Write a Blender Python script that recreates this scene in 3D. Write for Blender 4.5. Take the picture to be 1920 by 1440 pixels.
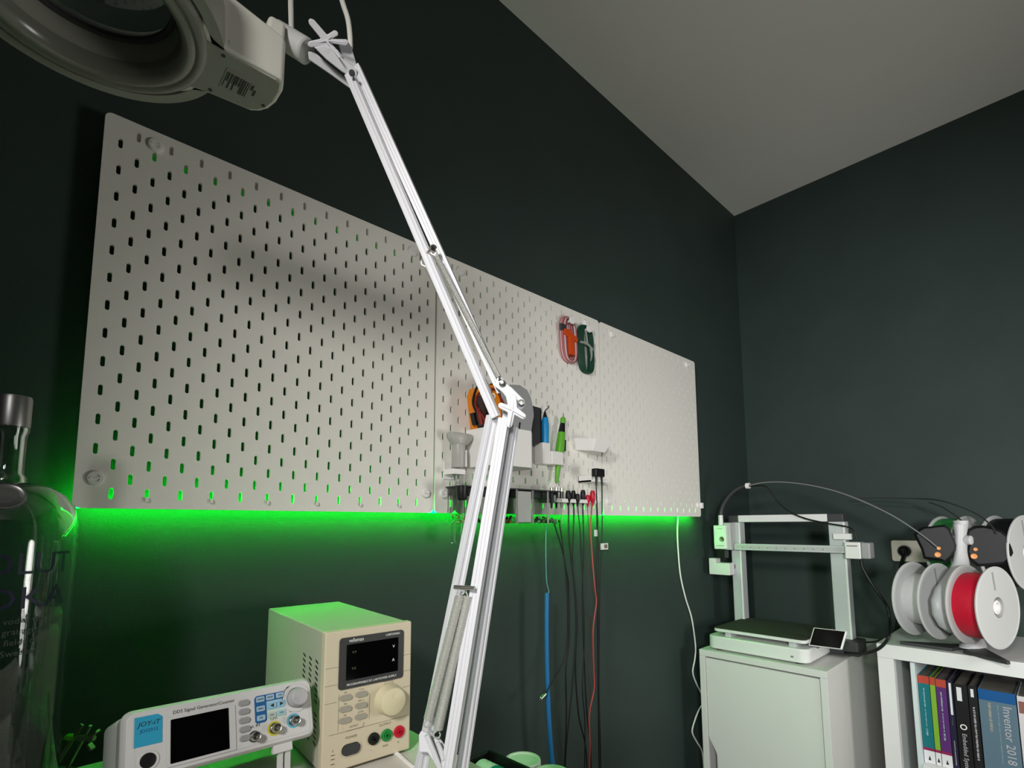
import bpy, math, random
import numpy as np
from mathutils import Matrix, Vector
random.seed(7)
S = bpy.context.scene
for o in list(bpy.data.objects):
    bpy.data.objects.remove(o)

# ------------------------------------------------------------------ frame of reference
# millimetres: x along the pegboard wall (0 = left edge of the boards), y into that wall
# (0 = face of the boards), z up (0 = lower edge of the boards, 1130 mm above the floor)
FLOOR = -1130.0
CEIL = 1350.0
WALL_Y = 34.0
WALL_X = 2176.0
def w(p):
    return Vector((p[0] * .001, p[1] * .001, (p[2] - FLOOR) * .001))

# ------------------------------------------------------------------ camera
CAM = np.array([-44.5, -890.4, -24.9])
CR = np.array([[0.72320135, -0.69061666, -0.00533234],
               [0.06970704, 0.08067307, -0.99430015],
               [0.68711043, 0.71870751, 0.10648371]])
FOC, PX, PY = 974.6, 976.3, 879.6
cd = bpy.data.cameras.new('camera')
cam = bpy.data.objects.new('camera', cd)
S.collection.objects.link(cam)
cd.sensor_fit = 'HORIZONTAL'
cd.sensor_width = 36
cd.lens = FOC / 1920 * 36
cd.shift_x = (960 - PX) / 1920
cd.shift_y = (PY - 720) / 1920
cd.clip_start = .02
rx, uy, bz = CR[0], -CR[1], -CR[2]
M4 = Matrix(((rx[0], uy[0], bz[0], 0), (rx[1], uy[1], bz[1], 0), (rx[2], uy[2], bz[2], 0), (0, 0, 0, 1)))
M4.translation = w(CAM)
cam.matrix_world = M4
S.camera = cam

# ------------------------------------------------------------------ world, lights, exposure
wd = bpy.data.worlds.new('world')
S.world = wd
wd.use_nodes = True
wd.node_tree.nodes['Background'].inputs[0].default_value = (.5, .52, .5, 1)
wd.node_tree.nodes['Background'].inputs[1].default_value = .02
S.view_settings.view_transform = 'Standard'
S.view_settings.look = 'None'
S.view_settings.gamma = 1
S.view_settings.use_curve_mapping = False
S.view_settings.exposure = 0.0

def area(name, loc, target, size, power, color):
    l = bpy.data.lights.new(name, 'AREA')
    l.shape = 'DISK'
    l.size = size
    l.energy = power
    l.color = color
    o = bpy.data.objects.new(name, l)
    S.collection.objects.link(o)
    o.location = w(loc)
    d = w(target) - w(loc)
    o.rotation_euler = d.to_track_quat('-Z', 'Y').to_euler()
    return o
def spot(name, loc, target, angle, power, color, radius):
    l = bpy.data.lights.new(name, 'SPOT')
    l.energy = power
    l.color = color
    l.spot_size = math.radians(angle)
    l.spot_blend = 1.0
    l.shadow_soft_size = radius
    o = bpy.data.objects.new(name, l)
    S.collection.objects.link(o)
    o.location = w(loc)
    o.rotation_euler = (w(target) - w(loc)).to_track_quat('-Z', 'Y').to_euler()
    return o
spot('left_key_spot', (-640, -990, 450), (1500, -330, -330), 82, 66, (1, .975, .94), .09)  # unseen lamp inferred from shadows; cone shaped to keep the left board dim
spot('right_wall_fill_spot', (-900, -1650, 160), (2100, -420, -60), 58, 140, (.97, .985, 1), .12)  # added fill without a real lamp: brightens right wall, door and bookshelf
area('room_light', (1300, -1500, -150), (1100, 0, 60), .45, 6.6, (1, .975, .93))

# ------------------------------------------------------------------ pixel / point helpers
def ray(u, v):
    return np.array([(u - PX) / FOC, (v - PY) / FOC, 1.0]) @ CR
def plane(ax, c, u, v):
    d = ray(u, v)
    return CAM + d * ((c - CAM[ax]) / d[ax])
def aX(c, u, v): return plane(0, c, u, v)
def aY(c, u, v): return plane(1, c, u, v)
def aZ(c, u, v): return plane(2, c, u, v)
def aT(t, u, v): return CAM + t * ray(u, v)
def nrm(v):
    v = np.asarray(v, float)
    return v / np.linalg.norm(v)

# ------------------------------------------------------------------ materials
def lin(h):
    h = h.lstrip('#')
    c = [int(h[i:i + 2], 16) / 255 for i in (0, 2, 4)]
    return tuple(x / 12.92 if x <= .04045 else ((x + .055) / 1.055) ** 2.4 for x in c) + (1,)
MATS = {}
def mat(name, col, rough=.5, metal=0, spec=.5, noise=0, nscale=40, bump=0, bscale=300, coat=0, trans=0, ior=1.45, emit=None, estr=0, alpha=1, detail=3):
    if name in MATS: return MATS[name]
    m = bpy.data.materials.new(name)
    m.use_nodes = True
    nt = m.node_tree
    b = nt.nodes['Principled BSDF']
    c = lin(col) if isinstance(col, str) else tuple(col) + (1,) * (4 - len(col))
    b.inputs['Base Color'].default_value = c
    b.inputs['Roughness'].default_value = rough
    b.inputs['Metallic'].default_value = metal
    b.inputs['Specular IOR Level'].default_value = spec
    b.inputs['Coat Weight'].default_value = coat
    b.inputs['Transmission Weight'].default_value = trans
    b.inputs['IOR'].default_value = ior
    b.inputs['Alpha'].default_value = alpha
    if emit:
        b.inputs['Emission Color'].default_value = lin(emit) if isinstance(emit, str) else tuple(emit) + (1,)
        b.inputs['Emission Strength'].default_value = estr
    tc = nt.nodes.new('ShaderNodeTexCoord')
    if noise:
        n = nt.nodes.new('ShaderNodeTexNoise'); n.inputs['Scale'].default_value = nscale
        n.inputs['Detail'].default_value = detail
        nt.links.new(tc.outputs['Object'], n.inputs['Vector'])
        mx = nt.nodes.new('ShaderNodeMix'); mx.data_type = 'RGBA'
        mx.inputs[6].default_value = tuple(x * (1 - noise) for x in c[:3]) + (1,)
        mx.inputs[7].default_value = tuple(min(1, x * (1 + noise)) for x in c[:3]) + (1,)
        nt.links.new(n.outputs['Fac'], mx.inputs[0])
        nt.links.new(mx.outputs[2], b.inputs['Base Color'])
    if bump:
        n2 = nt.nodes.new('ShaderNodeTexNoise'); n2.inputs['Scale'].default_value = bscale
        nt.links.new(tc.outputs['Object'], n2.inputs['Vector'])
        bp = nt.nodes.new('ShaderNodeBump'); bp.inputs['Strength'].default_value = bump
        bp.inputs['Distance'].default_value = .002
        nt.links.new(n2.outputs['Fac'], bp.inputs['Height'])
        nt.links.new(bp.outputs['Normal'], b.inputs['Normal'])
    MATS[name] = m
    return m
m_wall = mat('green_wall_paint', (.036, .055, .049), .62, spec=.3, noise=.16, nscale=5, bump=.25, bscale=420)
m_ceil = mat('ceiling_paint', (.84, .82, .77), .8, spec=.2, noise=.03, nscale=3)
m_floor = mat('floor_laminate', (.22, .19, .16), .5, noise=.2, nscale=6)
m_peg = mat('pegboard_white', '#f1eee6', .42, spec=.5, noise=.02, nscale=60)
m_white = mat('white_plastic', '#f0eeea', .4)
m_whitemetal = mat('white_painted_metal', '#cacace', .4)
m_offw = mat('aged_white_plastic', '#cfcdc4', .45, noise=.03, nscale=30)
m_greyp = mat('grey_plastic', '#9a9b9b', .45)
m_dgrey = mat('dark_grey_plastic', '#3a3b3c', .45)
m_black = mat('black_plastic', '#121314', .4)
m_rubber = mat('black_cable_rubber', '#0d0e0f', .5)
m_screen = mat('black_glass_screen', '#050506', .12, spec=.5)
m_metal = mat('bright_steel', '#c8c6c0', .28, metal=1)
m_brass = mat('dull_nickel', '#8d887a', .38, metal=.8)
m_alu = mat('brushed_aluminium', '#c6cbcb', .38, metal=.15)
m_silver = mat('silver_cap', '#9a9a98', .38, metal=.9)
m_beige = mat('beige_instrument_plastic', '#d3c8ae', .5, noise=.03, nscale=80)
m_beigem = mat('painted_steel_cover', '#b9b8aa', .5, noise=.04, nscale=120)
m_cream = mat('cream_knob', '#d9cfae', .4)
m_feeder = mat('feeder_charcoal', '#1b1c1d', .5, spec=.35)
m_orange = mat('orange_plastic', '#e0820f', .45)
m_btn = mat('grey_button', '#a39e90', .5)
m_green = mat('green_plastic', '#1c8a3c', .4)
m_red = mat('red_plastic', '#c5142e', .4)
m_ink = mat('dark_print', '#2a2a28', .6)
m_inkw = mat('white_print', '#e6e6e2', .6)
m_inkg = mat('grey_print', '#77715f', .6)
m_dred0 = mat('brown_black_display', '#2a1510', .3)
m_blue = mat('blue_tool', '#1590cf', .4)
m_lime = mat('lime_tool', '#5fae2a', .4)
m_cab = mat('white_lacquer', '#dcdcd8', .45, noise=.015, nscale=20)
m_desk = mat('white_desk_laminate', '#d8d5cd', .5, noise=.03, nscale=15)
m_lgbody = mat('light_grey_plastic', '#b6b7b5', .45)
m_gbody = mat('instrument_grey_white', '#d2d1d0', .42)
def glass(name, col, rough=0.02, ior=1.45):
    return mat(name, col, rough, trans=1, ior=ior)
m_bottle = glass('bottle_glass', (.86, .9, .88), .03, 1.5)
m_acryl = glass('clear_acrylic', (.93, .95, .94), .03, 1.2)
m_led = mat('led_strip_glow', (.05, .9, .15), .5, emit=(0.0, 1.0, .03), estr=78)

# ------------------------------------------------------------------ mesh builder
class MB:
    def __init__(s):
        s.v = []; s.f = []; s.mi = []; s.mats = []
    def m(s, material):
        if material not in s.mats: s.mats.append(material)
        s.cur = s.mats.index(material)
        return s
    def add(s, vs, fs):
        k = len(s.v)
        s.v += [tuple(float(c) for c in p) for p in vs]
        if not s.mats: s.mats.append(None); s.cur = 0
        for f in fs:
            s.f.append(tuple(i + k for i in f)); s.mi.append(s.cur)
        return s
    def box(s, x0, x1, y0, y1, z0, z1, M=None):
        x0, x1 = sorted((x0, x1)); y0, y1 = sorted((y0, y1)); z0, z1 = sorted((z0, z1))
        vs = [(x, y, z) for z in (z0, z1) for y in (y0, y1) for x in (x0, x1)]
        if M is not None: vs = [tuple(M @ Vector(p)) for p in vs]
        return s.add(vs, [(0, 2, 3, 1), (4, 5, 7, 6), (0, 1, 5, 4), (2, 6, 7, 3), (0, 4, 6, 2), (1, 3, 7, 5)])
    def loft(s, rings, cap=True, closed=False):
        n = len(rings[0]); vs = [p for r in rings for p in r]; fs = []
        R = len(rings)
        for i in range(R if closed else R - 1):
            a, b = i * n, ((i + 1) % R) * n
            for j in range(n):
                k = (j + 1) % n
                fs.append((a + j, a + k, b + k, b + j))
        if cap and not closed:
            fs.append(tuple(range(n))[::-1]); fs.append(tuple((R - 1) * n + j for j in range(n)))
        return s.add(vs, fs)
    def frame(s, d, ref=None):
        d = nrm(d)
        if ref is None: ref = (0, 0, 1) if abs(d[2]) < .9 else (1, 0, 0)
        a = np.asarray(ref, float) - d * np.dot(ref, d); a = nrm(a)
        return d, a, np.cross(d, a)
    def cyl(s, p0, p1, r0, r1=None, n=20):
        r1 = r0 if r1 is None else r1
        p0 = np.asarray(p0, float); p1 = np.asarray(p1, float)
        d, a, b = s.frame(p1 - p0)
        rs = [[p + r * (math.cos(t) * a + math.sin(t) * b) for t in np.linspace(0, 2 * math.pi, n, endpoint=False)] for p, r in ((p0, r0), (p1, r1))]
        return s.loft(rs)
    def lathe(s, c, axis, prof, n=40, cap=True, ref=None):
        c = np.asarray(c, float); d, a, b = s.frame(axis, ref)
        rs = [[c + d * h + r * (math.cos(t) * a + math.sin(t) * b) for t in np.linspace(0, 2 * math.pi, n, endpoint=False)] for h, r in prof]
        return s.loft(rs, cap)
    def tube(s, pts, r, n=8, smooth=6):
        P = [np.asarray(p, float) for p in pts]
        if smooth > 1 and len(P) > 2:
            Q = []
            E = [2 * P[0] - P[1]] + P + [2 * P[-1] - P[-2]]
            for i in range(1, len(E) - 2):
                p0, p1, p2, p3 = E[i - 1:i + 3]
                for k in range(smooth):
                    t = k / smooth
                    Q.append(.5 * (2 * p1 + (p2 - p0) * t + (2 * p0 - 5 * p1 + 4 * p2 - p3) * t * t + (3 * p1 - p0 - 3 * p2 + p3) * t ** 3))
            Q.append(P[-1]); P = Q
        d0 = nrm(P[1] - P[0])
        _, a, b = s.frame(d0)
        rings = []
        for i, p in enumerate(P):
            d = nrm(P[min(i + 1, len(P) - 1)] - P[max(i - 1, 0)])
            a = nrm(a - d * np.dot(a, d)); b = np.cross(d, a)
            rr = r(i / (len(P) - 1)) if callable(r) else r
            rings.append([p + rr * (math.cos(t) * a + math.sin(t) * b) for t in np.linspace(0, 2 * math.pi, n, endpoint=False)])
        return s.loft(rings)
    def prism(s, poly, vec):
        vec = np.asarray(vec, float)
        A = [np.asarray(p, float) for p in poly]
        return s.loft([A, [p + vec for p in A]])
    def bar(s, p0, p1, wd_, dp, ref, groove=0):
        p0 = np.asarray(p0, float); p1 = np.asarray(p1, float)
        d, a, b = s.frame(p1 - p0, ref)
        h, k = wd_ / 2, dp / 2
        if groove:
            g = groove
            pr = [(-h, -k), (-h, k), (-h * .35, k), (-h * .25, k - g), (h * .25, k - g), (h * .35, k), (h, k), (h, k * .3), (h - g, k * .2), (h - g, -k * .2), (h, -k * .3), (h, -k)]
        else:
            pr = [(-h, -k), (-h, k), (h, k), (h, -k)]
        return s.loft([[p + y * a + x * b for x, y in pr] for p in (p0, p1)])
    def helix(s, p0, p1, R, wire, turns, n=10, sides=5):
        p0 = np.asarray(p0, float); p1 = np.asarray(p1, float)
        d, a, b = s.frame(p1 - p0)
        N = int(turns * n)
        return s.tube([p0 + (p1 - p0) * i / N + R * (math.cos(2 * math.pi * i / n) * a + math.sin(2 * math.pi * i / n) * b) for i in range(N + 1)], wire, sides, 1)
    def text(s, txt, size, M, align='CENTER', ext=.12, sx=1):
        c = bpy.data.curves.new('tmp', 'FONT'); c.body = txt; c.size = size; c.align_x = align; c.align_y = 'CENTER'
        c.extrude = ext; c.resolution_u = 2
        o = bpy.data.objects.new('tmp', c); S.collection.objects.link(o)
        dg = bpy.context.evaluated_depsgraph_get()
        me = bpy.data.meshes.new_from_object(o.evaluated_get(dg))
        s.add([tuple(M @ Vector((q.co.x * sx, q.co.y, q.co.z))) for q in me.vertices], [tuple(p.vertices) for p in me.polygons])
        bpy.data.objects.remove(o); bpy.data.curves.remove(c); bpy.data.meshes.remove(me)
        return s
    def build(s, name, material=None, parent=None, bevel=0, seg=2, ang=35, local=False, solid=0):
        if parent is not None and not local:
            inv = ROOTS[parent.name].inverted()
            V = [inv @ w(p) for p in s.v]
        elif local:
            V = [Vector(p) * .001 for p in s.v]
        else:
            c = np.mean(np.array(s.v), axis=0) if s.v else np.zeros(3)
            lo = np.array(s.v).min(0)
            c[2] = lo[2]
            V = [w(p) - w(c) for p in s.v]
        me = bpy.data.meshes.new(name)
        me.from_pydata([tuple(p) for p in V], [], s.f)
        ms = [material if x is None else x for x in s.mats]
        for x in ms: me.materials.append(x)
        me.polygons.foreach_set('material_index', s.mi)
        import bmesh
        bm = bmesh.new(); bm.from_mesh(me)
        bmesh.ops.recalc_face_normals(bm, faces=bm.faces)
        bm.to_mesh(me); bm.free()
        for p in me.polygons: p.use_smooth = True
        me.set_sharp_from_angle(angle=math.radians(ang))
        o = bpy.data.objects.new(name, me)
        S.collection.objects.link(o)
        if parent is not None:
            o.parent = parent
            ROOTS[o.name] = ROOTS[parent.name]
        elif not local:
            o.location = w(c)
            ROOTS[o.name] = Matrix.Translation(w(c))
        if bevel:
            b = o.modifiers.new('bevel', 'BEVEL'); b.width = bevel * .001; b.segments = seg; b.limit_method = 'ANGLE'; b.angle_limit = math.radians(40)
            b.harden_normals = True
        return o
ROOTS = {}
def tag(o, label=None, cat=None, group=None, kind=None):
    if label: o['label'] = label
    if cat: o['category'] = cat
    if group: o['group'] = group
    if kind: o['kind'] = kind
    return o
def thing(name, label, cat, loc, group=None, R=None):
    o = bpy.data.objects.new(name, None)
    S.collection.objects.link(o)
    M = Matrix.Translation(w(loc))
    if R is not None: M = M @ R
    o.matrix_world = M
    o.empty_display_size = .02
    ROOTS[o.name] = M.copy()
    return tag(o, label, cat, group)
def dup(root, loc, label=None, group=None):
    r = root.copy(); S.collection.objects.link(r)
    M = ROOTS[root.name].copy(); M.translation = w(loc); r.matrix_world = M; ROOTS[r.name] = M
    if label: r['label'] = label
    if group: r['group'] = group
    for ch in list(root.children):
        c = ch.copy(); S.collection.objects.link(c); c.parent = r; ROOTS[c.name] = M
        for g in ch.children:
            e = g.copy(); S.collection.objects.link(e); e.parent = c; ROOTS[e.name] = M
    return r
def XZ(x, y, z, rot=0, flip=False):
    """text lying in the local xz plane, facing -y"""
    return Matrix.Translation((x, y, z)) @ Matrix.Rotation(rot, 4, 'Y') @ Matrix.Rotation(math.pi / 2, 4, 'X')
def rrect(x0, x1, z0, z1, r, n=5):
    pts = []
    for cx, cz, a0 in ((x1 - r, z1 - r, 0), (x0 + r, z1 - r, 90), (x0 + r, z0 + r, 180), (x1 - r, z0 + r, 270)):
        for k in range(n + 1):
            a = math.radians(a0 + 90 * k / n)
            pts.append((cx + r * math.cos(a), cz + r * math.sin(a)))
    return pts

# ------------------------------------------------------------------ the room
X0, Y0 = -1900, -3500
def struct(name, m, *b):
    return tag(MB().m(m).box(*b).build(name), kind='structure')
struct('wall_back', m_wall, X0 - 100, WALL_X + 100, WALL_Y, WALL_Y + 100, FLOOR, CEIL)
struct('wall_right', m_wall, WALL_X, WALL_X + 100, Y0, WALL_Y, FLOOR, CEIL)
struct('wall_left', m_wall, X0 - 100, X0, Y0, WALL_Y, FLOOR, CEIL)
struct('wall_front', m_wall, X0 - 100, WALL_X + 100, Y0 - 100, Y0, FLOOR, CEIL)
struct('ceiling', m_ceil, X0 - 100, WALL_X + 100, Y0 - 100, WALL_Y + 100, CEIL, CEIL + 100)
struct('floor', m_floor, X0 - 100, WALL_X + 100, Y0 - 100, WALL_Y + 100, FLOOR - 100, FLOOR)

# ------------------------------------------------------------------ pegboards
def pegboard_mesh():
    c = bpy.data.curves.new('tmp', 'CURVE'); c.dimensions = '2D'; c.fill_mode = 'BOTH'; c.extrude = .0024
    def spl(pts):
        sp = c.splines.new('POLY'); sp.points.add(len(pts) - 1)
        for p, q in zip(sp.points, pts): p.co = (q[0] * .001, q[1] * .001, 0, 1)
        sp.use_cyclic_u = True
    spl(rrect(0.8, 559.2, 0, 560, 9, 6))
    for i in range(27):
        for j in range(27):
            if (i + j) % 2 == 1:
                x, z = 20 + 20 * i, 540 - 20 * j
                r, h = 2.6, 5.0
                spl([(x + r * math.cos(math.radians(a)), z + (h if a <= 180 else -h) + r * math.sin(math.radians(a))) for a in (0, 36, 72, 108, 144, 180)] +
                    [(x + r * math.cos(math.radians(a)), z - h + r * math.sin(math.radians(a))) for a in (180, 216, 252, 288, 324, 360)])
    o = bpy.data.objects.new('tmp', c); S.collection.objects.link(o)
    me = bpy.data.meshes.new_from_object(o.evaluated_get(bpy.context.evaluated_depsgraph_get()))
    bpy.data.objects.remove(o)
    me.transform(Matrix.Rotation(math.pi / 2, 4, 'X'))
    me.transform(Matrix.Translation((0, .0025, 0)))
    me.materials.clear(); me.materials.append(m_peg)
    for p in me.polygons: p.use_smooth = False
    me.name = 'panel'
    return me
pm = pegboard_mesh()
PEG = ['leftmost white perforated pegboard, empty and nearest the bottle', 'middle white pegboard carrying the tool bin and cable combs', 'rightmost white pegboard, bare, nearest the room corner']
for k in range(3):
    x = 562.5 * k
    r = thing('pegboard', PEG[k], 'pegboard', (x, 0, 0), 'white pegboards in a row on the wall')
    p = bpy.data.objects.new('panel', pm); S.collection.objects.link(p); p.parent = r; ROOTS[p.name] = ROOTS[r.name]
    MB().m(m_offw).box(x + 30, x + 530, 5.4, WALL_Y - .4, 526, 554).build('mounting_rail', None, r)
    for cx, cz in ((60, 537), (500, 537), (22, 40), (540, 40)):
        b = MB().m(m_white)
        b.lathe((x + cx, 0, cz), (0, -1, 0), [(-4, 5), (0, 5), (.01, 10), (3, 10), (5, 8.5), (5.2, 5), (3.8, 4.6), (3.6, 0.01)], 24)
        b.box(x + cx - 6, x + cx + 6, -6.2, -4, cz - 1.2, cz + 1.2)
        b.build('fixing_knob', None, r)

# led strip behind the boards' lower edge
r = thing('led_strip', 'green glowing light strip along the lower edge behind the pegboards', 'light strip', (0, 10, 0))
MB().m(m_led).box(6, 1680, 8.5, 11, .2, 6).build('strip', None, r)
for i in (3, 7, 11, 15, 19, 23):
    b = MB().m(m_white)
    b.box(20 + 20 * i - 2.3, 20 + 20 * i + 2.3, -4, 9, 9.5, 16)
    b.box(20 + 20 * i - 2.3, 20 + 20 * i + 2.3, -4.5, -.2, 11, 23 - 7)
    b.build('strip_clip', None, r, bevel=.8)


# ------------------------------------------------------------------ desk
DZ = -314.0
r = thing('desk', 'white desk top under the bench power supply and signal generator', 'desk', (-400, -380, FLOOR))
MB().m(m_desk).box(-1250, 376, -740, -37, DZ - 25, DZ).build('desk_top', None, r, bevel=1.5)
for x in (-1180, 310):
    for y in (-680, -90):
        MB().m(m_whitemetal).box(x - 25, x + 25, y - 25, y + 25, FLOOR, DZ - 25).build('leg', None, r, bevel=2)

# ------------------------------------------------------------------ bench power supply (local mm: x right, y back, z up)
RP = Matrix.Rotation(math.radians(-3.6), 4, 'Z')
PW, PH, PD = 113.0, 160.0, 250.0
PO = (223, -277, DZ + 4)
r = thing('bench_power_supply', 'beige bench power supply standing on the desk with round cream knob', 'power supply', PO, R=RP)
L = dict(parent=r, local=True)
b = MB().m(m_beigem)
b.box(1.5, PW - 1.5, 10, PD, 1, PH - 1)
b.build('cover', None, bevel=2, **L)
b = MB().m(m_black)
def vent(y, z, sl=4.6):
    b.add([(1.2, y, z), (1.2, y + 8.5, z - sl), (1.2, y + 8.5, z - sl - 2.1), (1.2, y, z - 2.1),
           (2.2, y, z), (2.2, y + 8.5, z - sl), (2.2, y + 8.5, z - sl - 2.1), (2.2, y, z - 2.1)],
          [(0, 1, 2, 3), (7, 6, 5, 4), (0, 4, 5, 1), (1, 5, 6, 2), (2, 6, 7, 3), (3, 7, 4, 0)])
for c, (y0, z0) in enumerate(((25, 121), (48, 121), (71, 121))):
    for k in range(8): vent(y0, z0 - 6.6 * k, -2.4)
for c, y0 in enumerate((25, 48, 71)):
    for k in range(6): vent(y0, 60 - 6.6 * k, -2.4)
b.build('side_vents', None, **L)
b = MB().m(m_beige)
b.box(0, PW, 0, 13, 0, PH)
b.build('front_panel', None, bevel=2.2, seg=3, **L)
b = MB().m(m_inkg)
for z in (118, 98, 78, 42): b.box(8, PW - .3, -.12, .5, z, z + .5) if z == 42 else (b.box(1.5, 16, -.1, .5, z, z + .45), b.box(101, PW - 1.5, -.1, .5, z, z + .45))
b.box(56.5, 57, -.12, .5, 50, 80); b.box(18.2, 18.6, -.12, .5, 44, 86)
b.build('panel_grooves', None, **L)
b = MB().m(m_dgrey)
b.prism([(x, -1.5, z) for x, z in rrect(17, 101, 91, 151, 4)], (0, 3, 0))
d = b.build('display_bezel', None, bevel=.6, **L)
e = MB().m(m_screen)
e.prism([(x, -1.9, z) for x, z in rrect(25.5, 93, 101, 142.5, 1)], (0, 1.5, 0))
e.m(m_inkw)
e.text('velleman', 6.5, XZ(37.5, -1.6, 147, 0), sx=.82)
e.text('LABPS3005D', 3.6, XZ(85.5, -1.6, 147.3, 0))
e.text('PROGRAMMABLE DC LAB POWER SUPPLY', 3.7, XZ(59, -1.6, 95.6, 0), sx=.93)
e.text('V', 5, XZ(86.5, -2, 132)); e.text('A', 5, XZ(86.5, -2, 115.5))
e.m(m_inkg).text('C.V', 3.4, XZ(35, -2, 133)); e.text('C.C', 3.4, XZ(35, -2, 114))
e.build('display_window', None, d, local=True)
# buttons
for i, (x, z, t) in enumerate(((26.5, 81.5, 'M1'), (46, 81.5, 'V / A'), (26.5, 68.5, 'M2'), (46, 68.5, 'M4 / 5'), (26.5, 55.5, 'M3'), (46, 55.5, 'LOCK'))):
    b = MB().m(m_btn)
    b.prism([(x + px, -1.8, z + pz) for px, pz in rrect(-7.3, 7.3, -3, 3, 2.9)], (0, 3, 0))
    b.m(m_inkg).text(t, 2.7, XZ(x, -.1, z + 5.4))
    b.build('push_button', None, bevel=.7, **L)
b = MB().m(m_beige)
b.prism([(x, -1.6, z) for x, z in rrect(25, 49, 43.5, 50, 3.2)], (0, 3, 0))
b.m(m_inkg).text('OUTPUT', 2.8, XZ(37, -1.7, 46.8))
b.build('push_button', None, bevel=.7, **L)
b = MB().m(m_cream)
b.lathe((82, 0, 68.5), (0, -1, 0), [(-1, 18.5), (1, 18.8), (2, 18.5), (13, 16.6), (15, 16), (16, 14.5), (16, .01)], 48)
k = b.build('adjust_knob', None, **L)
MB().m(m_cream).lathe((84, -15.6, 75), (0, -1, 0), [(0, 4.6), (.7, 4.5), (.5, 4), (-.2, 2.5), (-.4, .01)], 24).build('finger_dimple', None, k, local=True)
b = MB().m(m_inkg)
b.text('VOLTAGE /', 3, XZ(82, -.1, 93 - 3)); b.text('CURRENT', 3, XZ(82, -.1, 86.5))
b.tube([(82 + 22 * math.sin(math.radians(a)) * .9, -.1, 68.5 + 17.0 * math.cos(math.radians(a)) * .9 + 0.3) for a in range(-30, 40, 10)], .28, 5, 1)
b.text('POWER', 4.2, XZ(35, -.1, 34.5)); b.text('OUTPUT', 4.2, XZ(78, -.1, 38.5))
b.text('-', 5, XZ(60, -.1, 13)); b.text('GND', 3.4, XZ(79, -.1, 13)); b.text('+', 5, XZ(96.5, -.1, 12.5))
b.m(m_ink)
for z in (19, 14.5, 9): b.box(11, 15.5, -.15, .5, z, z + .7)
b.text('I', 3.6, XZ(13, -.1, 24))
b.build('lettering', None, **L)
b = MB().m(m_dgrey)
b.prism([(x, -2.6, z) for x, z in rrect(23.5, 45.5, 15, 27.5, 6)], (0, 4, 0))
b.m(m_beige)
for (x0, x1, z0, z1) in ((21.5, 47.5, 13, 29.5),):
    o_, i_ = rrect(x0, x1, z0, z1, 7.5), rrect(x0 + 1.4, x1 - 1.4, z0 + 1.4, z1 - 1.4, 6.4)
    vs = [(x, -1.2, z) for x, z in o_] + [(x, -1.2, z) for x, z in i_] + [(x, .5, z) for x, z in o_] + [(x, .5, z) for x, z in i_]
    n = len(o_)
    b.add(vs, [f for j in range(n) for f in ((j, (j + 1) % n, n + (j + 1) % n, n + j), (j, 2 * n + j, 2 * n + (j + 1) % n, (j + 1) % n), (n + j, n + (j + 1) % n, 3 * n + (j + 1) % n, 3 * n + j))])
b.build('power_switch', None, **L)
for x, m_, nm in ((63, m_black, 'black'), (80, m_green, 'green'), (97, m_red, 'red')):
    b = MB().m(m_)
    b.lathe((x, 0, 25.5), (0, -1, 0), [(-1, 7.2), (2, 7.2), (2.6, 6.8), (2.6, 4.5), (1.8, 4.3), (1.8, 2.9), (4, 2.7), (4, 1.9), (0, 1.8), (0, .01)], 32)
    tag(b.build('output_terminal', None, **L), nm + ' banana jack terminal')
for x in (14, 98):
    for y in (18, 225):
        MB().m(m_black).cyl((x, y, -4), (x, y, 1), 7).build('foot', None, **L)

# ------------------------------------------------------------------ signal generator
RG = Matrix.Rotation(math.radians(1.3), 4, 'Z') @ Matrix.Rotation(math.radians(-19.1), 4, 'X') @ Matrix.Rotation(math.radians(1.0), 4, 'Y')
GO = (35.7, -287, -257)
GW, GH = 177.5, 63.4
r = thing('signal_generator', 'tilted grey-white signal generator with dark screen and blue logo label', 'signal generator', GO, R=RG)
L = dict(parent=r, local=True)
b = MB().m(m_gbody)
prof = []
for y, sx, sz in ((0, 3, 3), (6, 0, 0), (14, 0, 0)):
    prof.append([(x, y, z) for x, z in rrect(sx, GW - sx, sz, GH - sz, 8)])
b.loft(prof)
b.build('front_bezel', None, bevel=.6, **L)
b = MB().m(m_lgbody)
b.loft([[(x, y, z) for x, z in rrect(i, GW - i, i, GH - i, 8)] for y, i in ((13.5, 1), (40, 1.5), (46, 5), (58, 5), (64, 1.5), (126, 2.5), (132, 7))])
b.build('case', None, **L)
FY = -.6
b = MB().m(m_gbody)
b.prism([(x, -.5, z) for x, z in rrect(10, GW - 6, 6, GH - 6, 4)], (0, 1, 0))
b.build('front_plate', None, **L)
b = MB().m(mat('cyan_label', '#2a9fc4', .5))
b.prism([(x, -.9, z) for x, z in [(9, 56), (27, 56), (31, 53), (31, 30), (9, 30)]], (0, .6, 0))
b.m(m_ink).text('JOY-iT', 5.8, XZ(20.5, -1, 49) @ Matrix(((1, .25, 0, 0), (0, 1, 0, 0), (0, 0, 1, 0), (0, 0, 0, 1))), sx=1.05)
b.m(mat('blue_print', '#145e86', .6)).text('JDS2915', 4.2, XZ(20.5, -1, 43))
b.build('logo_label', None, **L)
b = MB().m(m_gbody)
b.prism([(x, -1.4, z) for x, z in rrect(35, 95, 6.5, 50, 1.5)], (0, 1, 0))
b.m(m_screen).prism([(x, -1.9, z) for x, z in rrect(37.5, 88.5, 9, 48, .8)], (0, .8, 0))
b.build('screen', None, bevel=.3, **L)
b = MB().m(m_ink)
b.text('DDS Signal Generator/Counter', 4.4, XZ(67, -.6, 54), sx=.98)
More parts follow.
